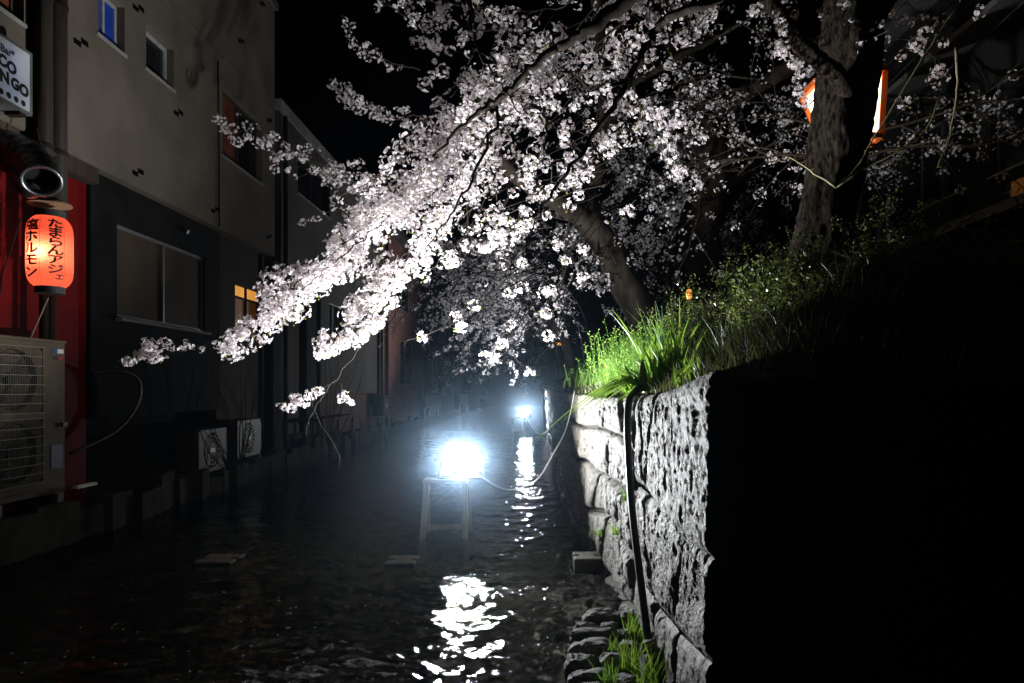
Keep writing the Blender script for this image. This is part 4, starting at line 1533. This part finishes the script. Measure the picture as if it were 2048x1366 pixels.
def flowers(C, N, size, rg):
    """C centres (n,3), N outward normals (n,3) -> verts, faces, heart attribute"""
    C = np.asarray(C, dtype=np.float64)
    N = np.asarray(N, dtype=np.float64)
    n = len(C)
    N = N / (np.linalg.norm(N, axis=1)[:, None] + 1e-9)
    r = rg.normal(size=(n, 3))
    S = np.cross(N, r)
    S /= np.linalg.norm(S, axis=1)[:, None] + 1e-9
    T = np.cross(N, S)
    s = (size * rg.uniform(0.78, 1.15, n))[:, None, None]
    V = C[:, None] + s * (FB[None, :, 0:1] * S[:, None] + FB[None, :, 1:2] * T[:, None] + FB[None, :, 2:3] * N[:, None] * rg.uniform(0.4, 1.8, n)[:, None, None])
    Fq = (np.arange(n * 5) * 4)[:, None] + np.arange(4)[None]
    A = np.tile(FA, n)
    return V.reshape(-1, 3), Fq, A


class Tree:
    def __init__(s, label, base, seed, fsize=0.0165, far=False):
        s.t = thing('cherry_tree', label, 'cherry tree', base, 'cherry trees on the right bank')
        s.rg = random.Random(seed)
        s.ng = np.random.default_rng(seed)
        s.C, s.N = [], []
        s.LC, s.LD = [], []
        s.tw = ([], [])
        s.fsize = fsize
        s.far = far

    def trunk(s, pts, rad, name='trunk', bark='bark', sides=40, sub=14, amp=0.10):
        path = smooth_path(pts, sub)
        rr = np.interp(np.linspace(0, len(pts) - 1, len(path)), range(len(pts)), rad)
        V, Fc = tube_arrays(path, list(rr), sides)
        sd = s.rg.uniform(0, 50)
        out = []
        for i, p in enumerate(path):
            for k in range(sides):
                v = V[i * sides + k]
                d = v - p
                a = 2 * math.pi * k / sides
                q = (math.cos(a) * 1.6 + sd, math.sin(a) * 1.6, v.z * 1.6)
                h = amp * mnoise.noise(q) + amp * 0.55 * (0.5 - abs(mnoise.noise((math.cos(a) * 5 + sd, math.sin(a) * 5, v.z * 3.0)))) + amp * 0.3 * mnoise.noise((math.cos(a) * 12, math.sin(a) * 12 + sd, v.z * 11))
                out.append(p + d * (1 + h))
        return MB().add(out, Fc + [tuple(range(len(out) - sides, len(out)))]).build(name, bark, s.t, smooth=True)

    def limb(s, pts, r0, r1, bark='bark_far', sides=10, jit=0.012, sub=7):
        path = smooth_path(pts, sub, jit, s.rg)
        rr = [r0 + (r1 - r0) * (i / (len(path) - 1)) for i in range(len(path))]
        MB().tube(path, rr, sides).build('limb', bark, s.t, smooth=True)
        return path

    def twig(s, pts, r0, r1, sides=5):
        rr = [r0 + (r1 - r0) * i / (len(pts) - 1) for i in range(len(pts))]
        V, Fc = tube_arrays(pts, rr, sides)
        n = len(s.tw[0])
        s.tw[0].extend(V)
        s.tw[1].extend([tuple(i + n for i in f) for f in Fc])

    def cluster(s, c, r, n, leaf=0.25):
        """a ball of blossom round c"""
        ng = s.ng
        d = ng.normal(size=(n, 3))
        d /= np.linalg.norm(d, axis=1)[:, None] + 1e-9
        rad = r * ng.uniform(0.35, 1.0, n) ** 0.45
        pos = np.array(c)[None] + d * rad[:, None] * np.array([1, 1, 0.85])
        s.C.append(pos)
        s.N.append(d + ng.normal(0, 0.38, (n, 3)))
        k = int(round(n * leaf))
        if k:
            dl = ng.normal(size=(k, 3))
            s.LC.append(np.array(c)[None] + dl * r * 0.35)
            s.LD.append(dl + np.array([0, 0, 0.5]))

    def wander(s, start, d, length, steps, droop=0.0, jit=0.25):
        pts = [Vector(start)]
        d = Vector(d).normalized()
        for k in range(steps):
            d = (d + Vector((s.rg.gauss(0, jit), s.rg.gauss(0, jit), s.rg.gauss(-droop, jit)))).normalized()
            pts.append(pts[-1] + d * length / steps)
        return pts

    def spray(s, pts, r0, spread, per_m, cr, cn, skip=0.0, sub=6, jit=0.012, along=None, leaf=0.2, tip=0.0022):
        """a flowering branch: stem, side twigs and balls of blossom"""
        path = smooth_path(pts, sub, jit, s.rg)
        s.twig(path, r0, tip)
        L = sum((path[i + 1] - path[i]).length for i in range(len(path) - 1))
        n = max(1, int(L * per_m))
        for k in range(n):
            f = skip + (1 - skip) * (k + s.rg.random()) / n
            i = min(int(f * (len(path) - 1)), len(path) - 2)
            p = path[i].lerp(path[i + 1], f * (len(path) - 1) - i)
            d = (path[i + 1] - path[i]).normalized()
            if spread > 0.03:
                sd = Vector((s.rg.gauss(0, 1), s.rg.gauss(0, 1), s.rg.gauss(0, 1)))
                sd = (sd - d * sd.dot(d)).normalized()
                ln = spread * s.rg.random() ** 0.6
                tw = s.wander(p, sd * 0.85 + d * 0.6 + Vector((0, 0, -0.1)), ln, 4, 0.05, 0.2)
                if ln > 0.05:
                    s.twig(tw, 0.0038, 0.0018, 4)
                c = tw[-1]
                if ln > 0.2 and s.rg.random() < 0.7:
                    s.cluster(tw[2], cr * s.rg.uniform(0.6, 1.0), int(cn * s.rg.uniform(0.4, 0.9)), leaf)
            else:
                c = p + Vector((s.rg.gauss(0, .02), s.rg.gauss(0, .02), s.rg.gauss(-0.015, .02)))
            q = s.rg.uniform(0.45, 1.3)
            s.cluster(c, cr * q, max(4, int(cn * q * q)), leaf)
        return path

    def auto(s, start, d, length, r, level, nb, cr, cn, per_m, droop=0.06):
        """recursive crown"""
        steps = 6
        pts = s.wander(start, d, length, steps, droop, 0.16)
        s.twig(pts, r, r * 0.45, 6)
        if level == 0:
            s.twig(pts, r, 0.002, 5)
            n = max(2, int(length * per_m))
            for k in range(n):
                f = (k + s.rg.random()) / n
                i = min(int(f * steps), steps - 1)
                p = pts[i].lerp(pts[i + 1], f * steps - i)
                p = p + Vector((s.rg.gauss(0, .06), s.rg.gauss(0, .06), s.rg.gauss(-.02, .05)))
                s.cluster(p, cr * s.rg.uniform(0.6, 1.2), max(3, int(cn * s.rg.uniform(0.5, 1.4))), 0.08)
            return
        for k in range(nb):
            f = 0.25 + 0.75 * (k + s.rg.random()) / nb
            i = min(int(f * steps), steps - 1)
            p = pts[i].lerp(pts[i + 1], f * steps - i)
            dd = (pts[i + 1] - pts[i]).normalized()
            sd = Vector((s.rg.gauss(0, 1), s.rg.gauss(0, 1), s.rg.gauss(0, .7)))
            dd = (dd * 0.9 + sd.normalized() * 0.8)
            s.auto(p, dd, length * s.rg.uniform(0.5, 0.75), r * 0.5, level - 1, nb, cr, cn, per_m, droop + 0.03)

    def finish(s):
        if s.tw[0]:
            o = link(arr_mesh('twigs', [tuple(v) for v in s.tw[0]], s.tw[1]), 'twigs', 'twig', s.t, smooth=True)
            o['kind'] = 'stuff'
        C = np.concatenate(s.C)
        N = np.concatenate(s.N)
        V, Fq, A = flowers(C, N, s.fsize, s.ng)
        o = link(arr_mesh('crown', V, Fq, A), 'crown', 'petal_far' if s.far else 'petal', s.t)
        o['kind'] = 'stuff'
        if s.LC:
            V, Fq = leaves(np.concatenate(s.LC), np.concatenate(s.LD), 0.028, 0.006, s.ng)
            o = link(arr_mesh('young_leaves', V, Fq), 'young_leaves', 'leaflet', s.t)
            o['kind'] = 'stuff'
        return len(C)


def near_tree():
    b = P(1648, 560, 6.4)
    T = Tree('near cherry tree with thick lit trunk and bright blossom boughs over the water', (b.x, b.y, bank_z(b.x, 6.4) - 0.1), 101, 0.0205)
    tp = [P(1650, 640, 6.4), P(1645, 540, 6.4), P(1648, 450, 6.4), P(1668, 340, 6.4), P(1688, 220, 6.42), P(1706, 90, 6.45), P(1712, -60, 6.5), P(1740, -300, 6.6)]
    T.trunk(tp, [0.44, 0.30, 0.238, 0.222, 0.24, 0.268, 0.22, 0.18], sides=90, sub=34, amp=0.24)
    T.limb([P(1700, 190, 6.25), P(1672, 150, 6.05), P(1625, 112, 6.0), P(1575, 50, 6.0), P(1530, -10, 6.0), P(1480, -90, 5.9)], 0.085, 0.06, 'bark', 16)

    T.limb([P(1704, 110, 6.45), P(1740, 40, 6.5), P(1800, -40, 6.7), P(1880, -120, 7.0)], 0.15, 0.08, 'bark', 16)

    def px(l, Y0, Y1):
        k = len(l)
        return [P(x, y, Y0 + (Y1 - Y0) * i / max(1, k - 1)) for i, (x, y) in enumerate(l)]
    # boughs that carry the cascade (their unlit side put into the bark colour)
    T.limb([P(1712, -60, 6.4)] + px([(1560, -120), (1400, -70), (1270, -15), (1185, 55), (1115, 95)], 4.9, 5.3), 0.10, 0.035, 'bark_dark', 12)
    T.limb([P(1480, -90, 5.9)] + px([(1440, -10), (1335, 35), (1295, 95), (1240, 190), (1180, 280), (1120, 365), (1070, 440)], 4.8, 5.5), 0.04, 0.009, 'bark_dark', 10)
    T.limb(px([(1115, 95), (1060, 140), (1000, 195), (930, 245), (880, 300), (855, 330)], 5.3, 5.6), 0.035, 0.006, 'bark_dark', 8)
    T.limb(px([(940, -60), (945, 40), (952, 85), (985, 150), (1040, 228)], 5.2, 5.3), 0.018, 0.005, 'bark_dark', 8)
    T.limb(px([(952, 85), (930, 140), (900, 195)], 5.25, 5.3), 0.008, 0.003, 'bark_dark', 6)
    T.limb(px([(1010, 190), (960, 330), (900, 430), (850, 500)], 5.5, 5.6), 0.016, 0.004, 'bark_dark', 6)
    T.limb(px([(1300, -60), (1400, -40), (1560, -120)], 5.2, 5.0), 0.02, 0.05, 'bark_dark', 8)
    S = T.spray
    # main cascade, upper right to lower left
    S(px([(1250, 40), (1150, 120), (1040, 180), (930, 260), (850, 340)], 6.2, 6.3), 0.012, 0.42, 15, 0.106, 33)
    S(px([(1180, 90), (1080, 110), (1000, 140), (940, 200), (880, 260)], 6.4, 6.5), 0.010, 0.36, 9, 0.099, 30)
    S(px([(1130, 150), (1020, 230), (930, 320), (860, 390), (800, 450)], 6.1, 6.1), 0.012, 0.36, 16, 0.106, 32)
    S(px([(930, 260), (850, 340), (780, 410), (700, 480), (620, 545), (560, 590)], 6.3, 6.0), 0.010, 0.31, 26, 0.108, 35)
    S(px([(870, 330), (800, 390), (740, 440), (680, 500), (600, 560)], 6.5, 6.2), 0.009, 0.26, 20, 0.106, 33)
    S(px([(780, 430), (700, 500), (630, 560), (570, 610), (520, 640), (480, 660), (440, 688)], 6.1, 5.9), 0.008, 0.13, 17, 0.085, 26)
    S(px([(600, 560), (560, 610), (530, 650), (500, 690), (455, 712)], 6.0, 5.9), 0.006, 0.05, 11, 0.075, 20)
    S(px([(440, 688), (390, 690), (320, 686), (285, 690)], 5.9, 5.85), 0.005, 0.03, 15, 0.045, 9, 0.25)
    S(px([(400, 690), (345, 705), (290, 715), (255, 718)], 5.9, 5.85), 0.004, 0.03, 16, 0.045, 10, 0.4)
    # second finger
    S(px([(900, 400), (850, 460), (800, 520), (760, 570), (730, 620)], 6.1, 6.0), 0.009, 0.18, 24, 0.106, 33)
    S(px([(800, 520), (755, 600), (700, 650), (650, 690)], 6.0, 5.9), 0.006, 0.13, 18, 0.099, 30)
    S(px([(780, 560), (765, 630), (740, 660), (690, 690), (635, 716)], 6.0, 5.9), 0.005, 0.05, 20, 0.060, 18, 0.25)
    S(px([(780, 620), (720, 690), (670, 760), (620, 785), (560, 820)], 5.95, 5.8), 0.005, 0.02, 9, 0.045, 11, 0.66)
    S(px([(670, 760), (690, 790), (702, 802)], 5.85, 5.8), 0.003, 0.02, 18, 0.040, 10, 0.4)
    T.twig(smooth_path(px([(620, 790), (635, 840), (675, 900), (680, 935)], 5.8, 5.7), 5, 0.006, T.rg), 0.0045, 0.0025)
    T.twig(smooth_path(px([(670, 760), (640, 800), (615, 850), (612, 870)], 5.8, 5.75), 5, 0.006, T.rg), 0.0045, 0.0025)
    # thin twig across the dark middle
    T.twig(smooth_path(px([(1070, 440), (1045, 525), (1000, 570), (950, 615), (900, 650), (845, 672), (810, 685), (812, 730), (818, 742)], 5.8, 5.8), 5, 0.004, T.rg), 0.006, 0.002)
    for (x, y, n) in ((1045, 525, 20), (950, 611, 16), (912, 632, 15), (922, 656, 24), (845, 673, 15), (850, 555, 14), (852, 522, 20)):
        T.cluster(P(x, y, 5.8), 0.055, n)
    T.twig(smooth_path(px([(1165, 560), (1130, 610), (1090, 628), (1060, 640), (1030, 690), (985, 715)], 6.0, 5.9), 5, 0.006, T.rg), 0.004, 0.002)
    T.twig(smooth_path(px([(1010, 695), (1035, 720), (1058, 745)], 5.9, 5.9), 5, 0.004, T.rg), 0.003, 0.0015)
    for (x, y, n) in ((1115, 490, 26), (1165, 498, 22), (1130, 520, 16), (1165, 555, 22), (1100, 580, 22), (1085, 585, 14), (1045, 575, 18), (1020, 586, 12), (1092, 628, 20), (1096, 672, 24), (1018, 650, 14), (1005, 688, 24), (985, 715, 18), (972, 712, 8), (1060, 742, 11)):
        T.cluster(P(x, y, 5.9), 0.055, n)
        T.twig(smooth_path([P(x + 75, y - 105, 6.05), P(x + 40, y - 50, 6.0), P(x + 12, y - 22, 5.92), P(x, y, 5.9)], 4, 0.006, T.rg), 0.0055, 0.0025, 4)
    # loose puffs hanging on short twigs between the boughs
    for k in range(105):
        x, y = T.rg.uniform(860, 1420), T.rg.uniform(60, 500)
        if y > 520 - 0.22 * (x - 860) or T.rg.random() < 0.25 * (x > 1250):
            continue
        Yd = T.rg.uniform(5.8, 6.9)
        c = P(x, y, Yd)
        T.cluster(c, T.rg.uniform(0.05, 0.085), T.rg.randint(12, 26), 0.25)
        d = Vector((T.rg.gauss(0.25, .25), T.rg.gauss(0, .2), T.rg.uniform(0.05, 0.4)))
        T.twig([c + d, c + d * 0.5 + Vector((T.rg.gauss(0, .03), 0, T.rg.gauss(0, .03))), c], 0.0045, 0.0018, 4)
    # right of the cascade
    S(px([(1300, 100), (1260, 170), (1225, 250), (1180, 300)], 6.2, 6.3), 0.007, 0.20, 13, 0.086, 22)
    S(px([(1240, 170), (1290, 220), (1330, 260), (1390, 270)], 6.0, 6.1), 0.005, 0.10, 22, 0.060, 16)
    S(px([(1450, 10), (1390, 50), (1320, 70), (1270, 80)], 6.0, 6.1), 0.007, 0.13, 14, 0.092, 27)
    S(px([(1380, -30), (1330, 15), (1290, 40), (1240, 20)], 6.3, 6.3), 0.007, 0.16, 13, 0.092, 27)
    S(px([(1100, 230), (1080, 300), (1030, 360), (980, 400)], 6.2, 6.3), 0.006, 0.25, 10, 0.079, 20)
    S(px([(1000, 330), (960, 420), (920, 480), (870, 540)], 6.3, 6.4), 0.006, 0.16, 10, 0.082, 22)
    S(px([(1190, 290), (1170, 340), (1130, 350), (1060, 370)], 6.3, 6.4), 0.006, 0.22, 18, 0.055, 14)
    S(px([(1050, 430), (1000, 470), (960, 490)], 6.3, 6.4), 0.005, 0.12, 22, 0.055, 15)
    # top edge band
    S(px([(1200, -20), (1090, 20), (980, 20), (900, 10), (820, 0)], 6.3, 6.8), 0.009, 0.28, 7, 0.092, 25)
    S(px([(1060, 60), (960, 60), (900, 40), (860, 80), (880, 130)], 6.3, 6.6), 0.006, 0.26, 16, 0.065, 18)
    S(px([(960, 150), (900, 180), (860, 230), (830, 290)], 6.4, 6.5), 0.006, 0.2, 10, 0.092, 27)
    S(px([(860, 260), (800, 300), (770, 340), (720, 380)], 6.6, 6.7), 0.006, 0.16, 9, 0.087, 25)
    # dim boughs on the far left of the crown
    S(px([(860, 330), (780, 350), (700, 345), (620, 320), (560, 300), (500, 265), (455, 250)], 8.0, 8.6), 0.012, 0.20, 20, 0.06, 13, 0.1)
    S(px([(760, 350), (690, 370), (640, 350), (560, 315)], 8.2, 8.6), 0.008, 0.22, 15, 0.06, 12, 0.1)
    S(px([(850, 230), (780, 235), (720, 210), (675, 175)], 8.4, 8.8), 0.008, 0.14, 20, 0.07, 16, 0.1)
    S(px([(840, 140), (770, 120), (720, 90), (680, 50)], 8.4, 8.8), 0.008, 0.16, 12, 0.06, 12, 0.1)
    S(px([(850, 60), (790, 20), (740, -10)], 8.0, 8.4), 0.008, 0.2, 12, 0.06, 13)
    S(px([(740, 400), (680, 415), (620, 435), (600, 448)], 8.4, 8.7), 0.006, 0.06, 10, 0.05, 9)
    # round the trunk
    for (x, y, n) in ((1565, 105, 18), (1592, 128, 20), (1612, 145, 22), (1640, 85, 24), (1648, 25, 26), (1690, 5, 24), (1702, 45, 14), (1585, 35, 22), (1510, 20, 18), (1555, 95, 12), (1616, 90, 10), (1605, 205, 14), (1598, 185, 14), (1835, 88, 16), (1800, 38, 18), (1850, 65, 12), (1958, 25, 10), (1805, 205, 16), (1880, 140, 10)):
        T.cluster(P(x, y, 6.0), 0.065, n + 6, 0.3)
    S(px([(1500, -60), (1540, 30), (1580, 110), (1612, 160)], 5.9, 6.0), 0.006, 0.06, 10, 0.06, 16, 0.3)
    S(px([(1790, -60), (1830, 30), (1850, 90), (1900, 150)], 6.5, 7.0), 0.006, 0.24, 10, 0.06, 12)
    # spring shoots
    sh = MB()
    for l in (((1672, 372), (1715, 335), (1740, 290), (1800, 190), (1860, 90), (1920, 5)), ((1672, 374), (1740, 330), (1800, 300), (1850, 262), (1880, 190)), ((1912, 95), (1915, 180), (1900, 270), (1875, 335)), ((1672, 374), (1620, 340), (1580, 315))):
        pts = smooth_path(px(list(l), 6.05, 5.9), 5, 0.004, T.rg)
        sh.tube(pts, [0.013 * (1 - 0.7 * i / len(pts)) for i in range(len(pts))], 6)
        for q in pts[3::2]:
            d = T.ng.normal(size=(3, 3)) * np.array([1, 1, 1]) + np.array([0, 0, 0.8])
            T.LC.append(np.tile(np.array(q), (3, 1)))
            T.LD.append(d)
    sh.build('shoots', 'shoot', T.t, smooth=True)
    return T.finish()


NF = near_tree()


def tree_b():
    b = P(1290, 650, 8.6)
    T = Tree('leaning forked cherry tree behind the bright blossom in the middle', (b.x, b.y, bank_z(b.x, 8.6)), 102, 0.019)
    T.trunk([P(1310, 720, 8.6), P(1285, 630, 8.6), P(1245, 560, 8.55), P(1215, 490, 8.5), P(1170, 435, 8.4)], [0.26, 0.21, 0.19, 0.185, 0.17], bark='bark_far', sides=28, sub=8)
    l1 = T.limb([P(1190, 455, 8.45), P(1130, 410, 8.3), P(1060, 370, 8.1), P(985, 300, 7.9), P(930, 200, 7.8)], 0.15, 0.05)
    l2 = T.limb([P(1185, 450, 8.4), P(1172, 395, 8.5), P(1195, 325, 8.6), P(1215, 220, 8.7), P(1203, 120, 8.8), P(1195, -10, 8.9), P(1200, -120, 9.0)], 0.14, 0.08, sides=14)
    l3 = T.limb([P(1212, 210, 8.7), P(1265, 165, 8.8), P(1345, 120, 9.0), P(1480, 45, 9.2)], 0.075, 0.04)
    for path, n, dirs in ((l1, 7, (-.5, -.1, .2)), (l2, 7, (-.2, 0, .2)), (l3, 6, (.2, 0, .1))):
        for k in range(n):
            p = path[int((0.2 + 0.8 * k / n) * (len(path) - 1))]
            d = Vector(dirs) + Vector((T.rg.gauss(0, .8), T.rg.gauss(0.3, .7), T.rg.gauss(0, .5)))
            T.auto(p, d, T.rg.uniform(0.9, 1.7), 0.018, 1, 4, 0.07, 9, 8)
    return T.finish()


def tree_c():
    b = P(1375, 590, 9.6)
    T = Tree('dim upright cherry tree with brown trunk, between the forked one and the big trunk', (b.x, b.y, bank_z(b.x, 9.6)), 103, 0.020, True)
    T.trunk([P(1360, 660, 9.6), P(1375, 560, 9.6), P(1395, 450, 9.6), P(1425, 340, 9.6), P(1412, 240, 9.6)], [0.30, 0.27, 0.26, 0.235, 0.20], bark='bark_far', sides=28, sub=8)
    l1 = T.limb([P(1420, 260, 9.6), P(1450, 215, 9.5), P(1510, 175, 9.3), P(1590, 128, 9.1), P(1680, 60, 9.0)], 0.14, 0.09, sides=14)
    l2 = T.limb([P(1408, 250, 9.6), P(1385, 170, 9.7), P(1330, 60, 9.8), P(1290, -60, 9.8)], 0.13, 0.05)
    l3 = T.limb([P(1430, 390, 9.6), P(1480, 350, 10), P(1540, 300, 10.4), P(1600, 230, 10.6)], 0.09, 0.03)
    l4 = T.limb([P(1410, 410, 9.6), P(1390, 330, 9.0), P(1370, 300, 8.8)], 0.03, 0.015)
    for path, n in ((l1, 8), (l2, 7), (l3, 8), (l4, 2)):
        for k in range(n):
            p = path[int((0.15 + 0.85 * k / n) * (len(path) - 1))]
            d = Vector((T.rg.gauss(0, .9), T.rg.gauss(0.2, .8), T.rg.gauss(-.05, .5)))
            T.auto(p, d, T.rg.uniform(1.0, 1.9), 0.018, 1, 4, 0.08, 9, 7)
    return T.finish()


def crown_tree(label, X, Y, seed, h, lean, n, fs, ln=2.4, per=6, cn=8, cr=0.09):
    z = bank_z(X, Y)
    T = Tree(label, (X, Y, z), seed, fs, True)
    top = Vector((X + lean * 0.5, Y, z + h))
    path = [Vector((X, Y, z - 0.2)), Vector((X + lean * 0.1, Y, z + h * 0.35)), Vector((X + lean * 0.35, Y + 0.1, z + h * 0.7)), top]
    T.trunk(path, [0.24, 0.19, 0.16, 0.12], bark='bark_far', sides=16, sub=5)
    for k in range(n):
        f = 0.35 + 0.65 * k / n
        p = path[1].lerp(top, f)
        a = k * 2.4 + T.rg.uniform(0, 1)
        d = Vector((math.cos(a) + lean * 0.25, math.sin(a), T.rg.uniform(-0.1, 0.6)))
        T.auto(p, d, ln * T.rg.uniform(0.7, 1.2), 0.02, 1, 6, cr, cn, per)
    return T.finish()


NF += tree_b()
NF += tree_c()
NF += crown_tree('middle-distance cherry tree hanging low over the water beyond the forked one', 1.3, 13.0, 104, 2.6, -2.2, 12, 0.026, 2.7)
NF += crown_tree('cherry tree in front of the far floodlight', 1.5, 17.5, 105, 2.8, -2.6, 12, 0.030, 3.0)
NF += crown_tree('grey cherry tree beyond the far floodlight', 1.3, 23.5, 106, 2.8, -2.4, 12, 0.038, 3.2, cr=0.12)
NF += crown_tree('farthest pale cherry tree down the canal', 1.2, 30.5, 107, 3.0, -2.4, 12, 0.048, 3.6, cr=0.15)
NF += crown_tree('dark cherry tree behind the big trunk near the right-hand house', 3.6, 8.0, 108, 2.6, 0.4, 9, 0.020, 1.9)
NF += crown_tree('dim cherry tree deep on the right bank behind the brown trunk', 3.4, 12.5, 109, 2.7, -0.5, 12, 0.026, 2.4)
print('flowers', NF)


def sapling():
    rg = random.Random(77)
    t = thing('bare_sapling', 'bare thin sapling in front of the dark doorway on the left bank', 'sapling', (-4.3, 10.2, 0.22))
    b = MB()
    base = Vector((-4.25, 9.8, 0.2))
    for k in range(9):
        d = Vector((rg.gauss(0, .22), rg.gauss(0, .35), 1)).normalized()
        p = base.copy()
        pts = [p.copy()]
        for _ in range(7):
            d = (d + Vector((rg.gauss(0, .08), rg.gauss(0, .1), 0.02))).normalized()
            p = p + d * rg.uniform(0.16, 0.26)
            pts.append(p.copy())
        b.tube(pts, [0.011 * (1 - 0.11 * i) for i in range(8)], 5, False)
    b.build('stems', 'twig', t)
    t = thing('bare_sapling', 'bare twiggy sapling in front of the pale panel wall', 'sapling', (-4.2, 13.8, 0.22))
    b = MB()
    base = Vector((-4.0, 13.2, 0.2))
    for k in range(7):
        d = Vector((rg.gauss(0.1, .22), rg.gauss(0, .35), 1)).normalized()
        p = base.copy()
        pts = [p.copy()]
        for _ in range(8):
            d = (d + Vector((rg.gauss(0, .1), rg.gauss(0, .1), 0.0))).normalized()
            p = p + d * rg.uniform(0.2, 0.3)
            pts.append(p.copy())
        b.tube(pts, [0.013 * (1 - 0.1 * i) for i in range(9)], 5, False)
    b.build('stems', 'twig', t)


sapling()


# ------------------------------------------------------------------ festival lantern behind the trunk and small lights
def make_bonbori():
    c = P(1695, 228, 7.3)
    t = thing('festival_lantern', 'white paper festival lantern with orange frame behind the big trunk', 'lantern', (c.x, c.y, c.z - 0.3))
    H = 0.66
    rt, rb = 0.405, 0.265
    tilt = Matrix.Rotation(R(-10), 3, 'Y')
    q = []
    for (r, h) in ((rb, -H / 2), (rt, H / 2)):
        for k in range(6):
            a = R(30) + k * math.pi / 3
            q.append(c + tilt @ Vector((r * math.cos(a), r * math.sin(a), h)))
    for k in range(6):
        k2 = (k + 1) % 6
        MB().add([q[k], q[k2], q[6 + k2], q[6 + k]], [(0, 1, 2, 3)]).build('paper', 'bonbori_paper', t)
        MB().bar(q[k], q[6 + k], 0.06, 0.06).build('frame_bar', 'orange_paint', t)
        MB().bar(q[k], q[k2], 0.055, 0.055).build('frame_bar', 'orange_paint', t)
        MB().bar(q[6 + k], q[6 + k2], 0.065, 0.065).build('frame_bar', 'orange_paint', t)
    b = c + tilt @ Vector((0, 0, -H / 2))
    MB().bar(b + Vector((0, 0, 0.0)), (b.x, b.y, bank_z(b.x, b.y) - 0.1), 0.06, 0.06).build('post', 'timber_dark', t)
    t = thing('red_banner', 'dim red cloth banner low beside the big trunk', 'banner', P(1712, 470, 8.0))
    a = P(1706, 412, 8.0)
    MB().box(a.x, a.x + 0.07, 7.99, 8.0, a.z - 0.36, a.z).build('cloth', 'red_cloth', t)
    MB().tube([(a.x + 0.08, 7.995, a.z + 0.05), (a.x + 0.08, 7.995, bank_z(a.x, 8.0))], 0.01, 6).build('pole', 'black_metal', t)
    p = P(1378, 588, 6.3)
    t = thing('candle_lamp', 'small warm lamp glowing in the weeds of the bank', 'lamp', p)
    MB().lathe(p, [(0.001, -0.05), (0.022, -0.045), (0.03, 0.0), (0.02, 0.04), (0.001, 0.045)], 12).build('glow_bulb', 'far_orange', t, smooth=True)
    MB().tube([(p.x, p.y, p.z - 0.045), (p.x, p.y, bank_z(p.x, p.y) - 0.05)], 0.012, 6).build('stake', 'timber_dark', t)
    p = P(1117, 688, 34)
    t = thing('far_lamp', 'tiny orange lit lamp far down the canal under the blossoms', 'lamp', p)
    MB().box(p.x - 0.17, p.x + 0.17, p.y, p.y + 0.1, p.z - 0.06, p.z + 0.06).build('shade', 'far_orange', t)
    MB().tube([(p.x, p.y + 0.05, p.z - 0.06), (p.x, p.y + 0.05, bank_z(p.x, p.y))], 0.03, 6).build('post', 'black_metal', t)


make_bonbori()


def make_petals():
    rg = np.random.default_rng(8)
    n = 420
    Y = 2.6 + 9 * rg.random(n) ** 1.4
    X = -4.0 + 4.3 * rg.random(n)
    C = np.stack([X, Y, np.full(n, 0.012)], -1)
    D = np.stack([rg.normal(size=n), rg.normal(size=n), rg.normal(0, .06, n)], -1)
    S = np.stack([-D[:, 1], D[:, 0], rg.normal(0, .08, n)], -1)
    D /= np.linalg.norm(D, axis=1)[:, None]
    S /= np.linalg.norm(S, axis=1)[:, None]
    V = np.stack([C, C + D * .007 - S * .005, C + D * .014, C + D * .007 + S * .005], 1).reshape(-1, 3)
    o = link(arr_mesh('floating_petals', V, (np.arange(n) * 4)[:, None] + np.arange(4)[None]), 'floating_petals', 'petal_far')
    tag(o, 'fallen petals drifting on the dark water', 'petals', kind='stuff')


make_petals()


# ------------------------------------------------------------------ thin volume added for the lens glare round the floodlights
def make_glare_haze():
    o = MB().box(-14, 18, -10, 64, -1.3, 10.0).build('haze', None)
    m = bpy.data.materials.new('haze')
    m.use_nodes = True
    t = m.node_tree
    t.nodes.remove(t.nodes['Principled BSDF'])
    v = t.nodes.new('ShaderNodeVolumePrincipled')
    v.inputs['Color'].default_value = (0.52, 0.74, 1.0, 1)
    v.inputs['Density'].default_value = 0.0019
    v.inputs['Anisotropy'].default_value = 0.97
    t.links.new(v.outputs['Volume'], t.nodes['Material Output'].inputs['Volume'])
    o.data.materials.append(m)
    tag(o, 'thin night haze glowing round the floodlights', 'haze', kind='stuff')


make_glare_haze()
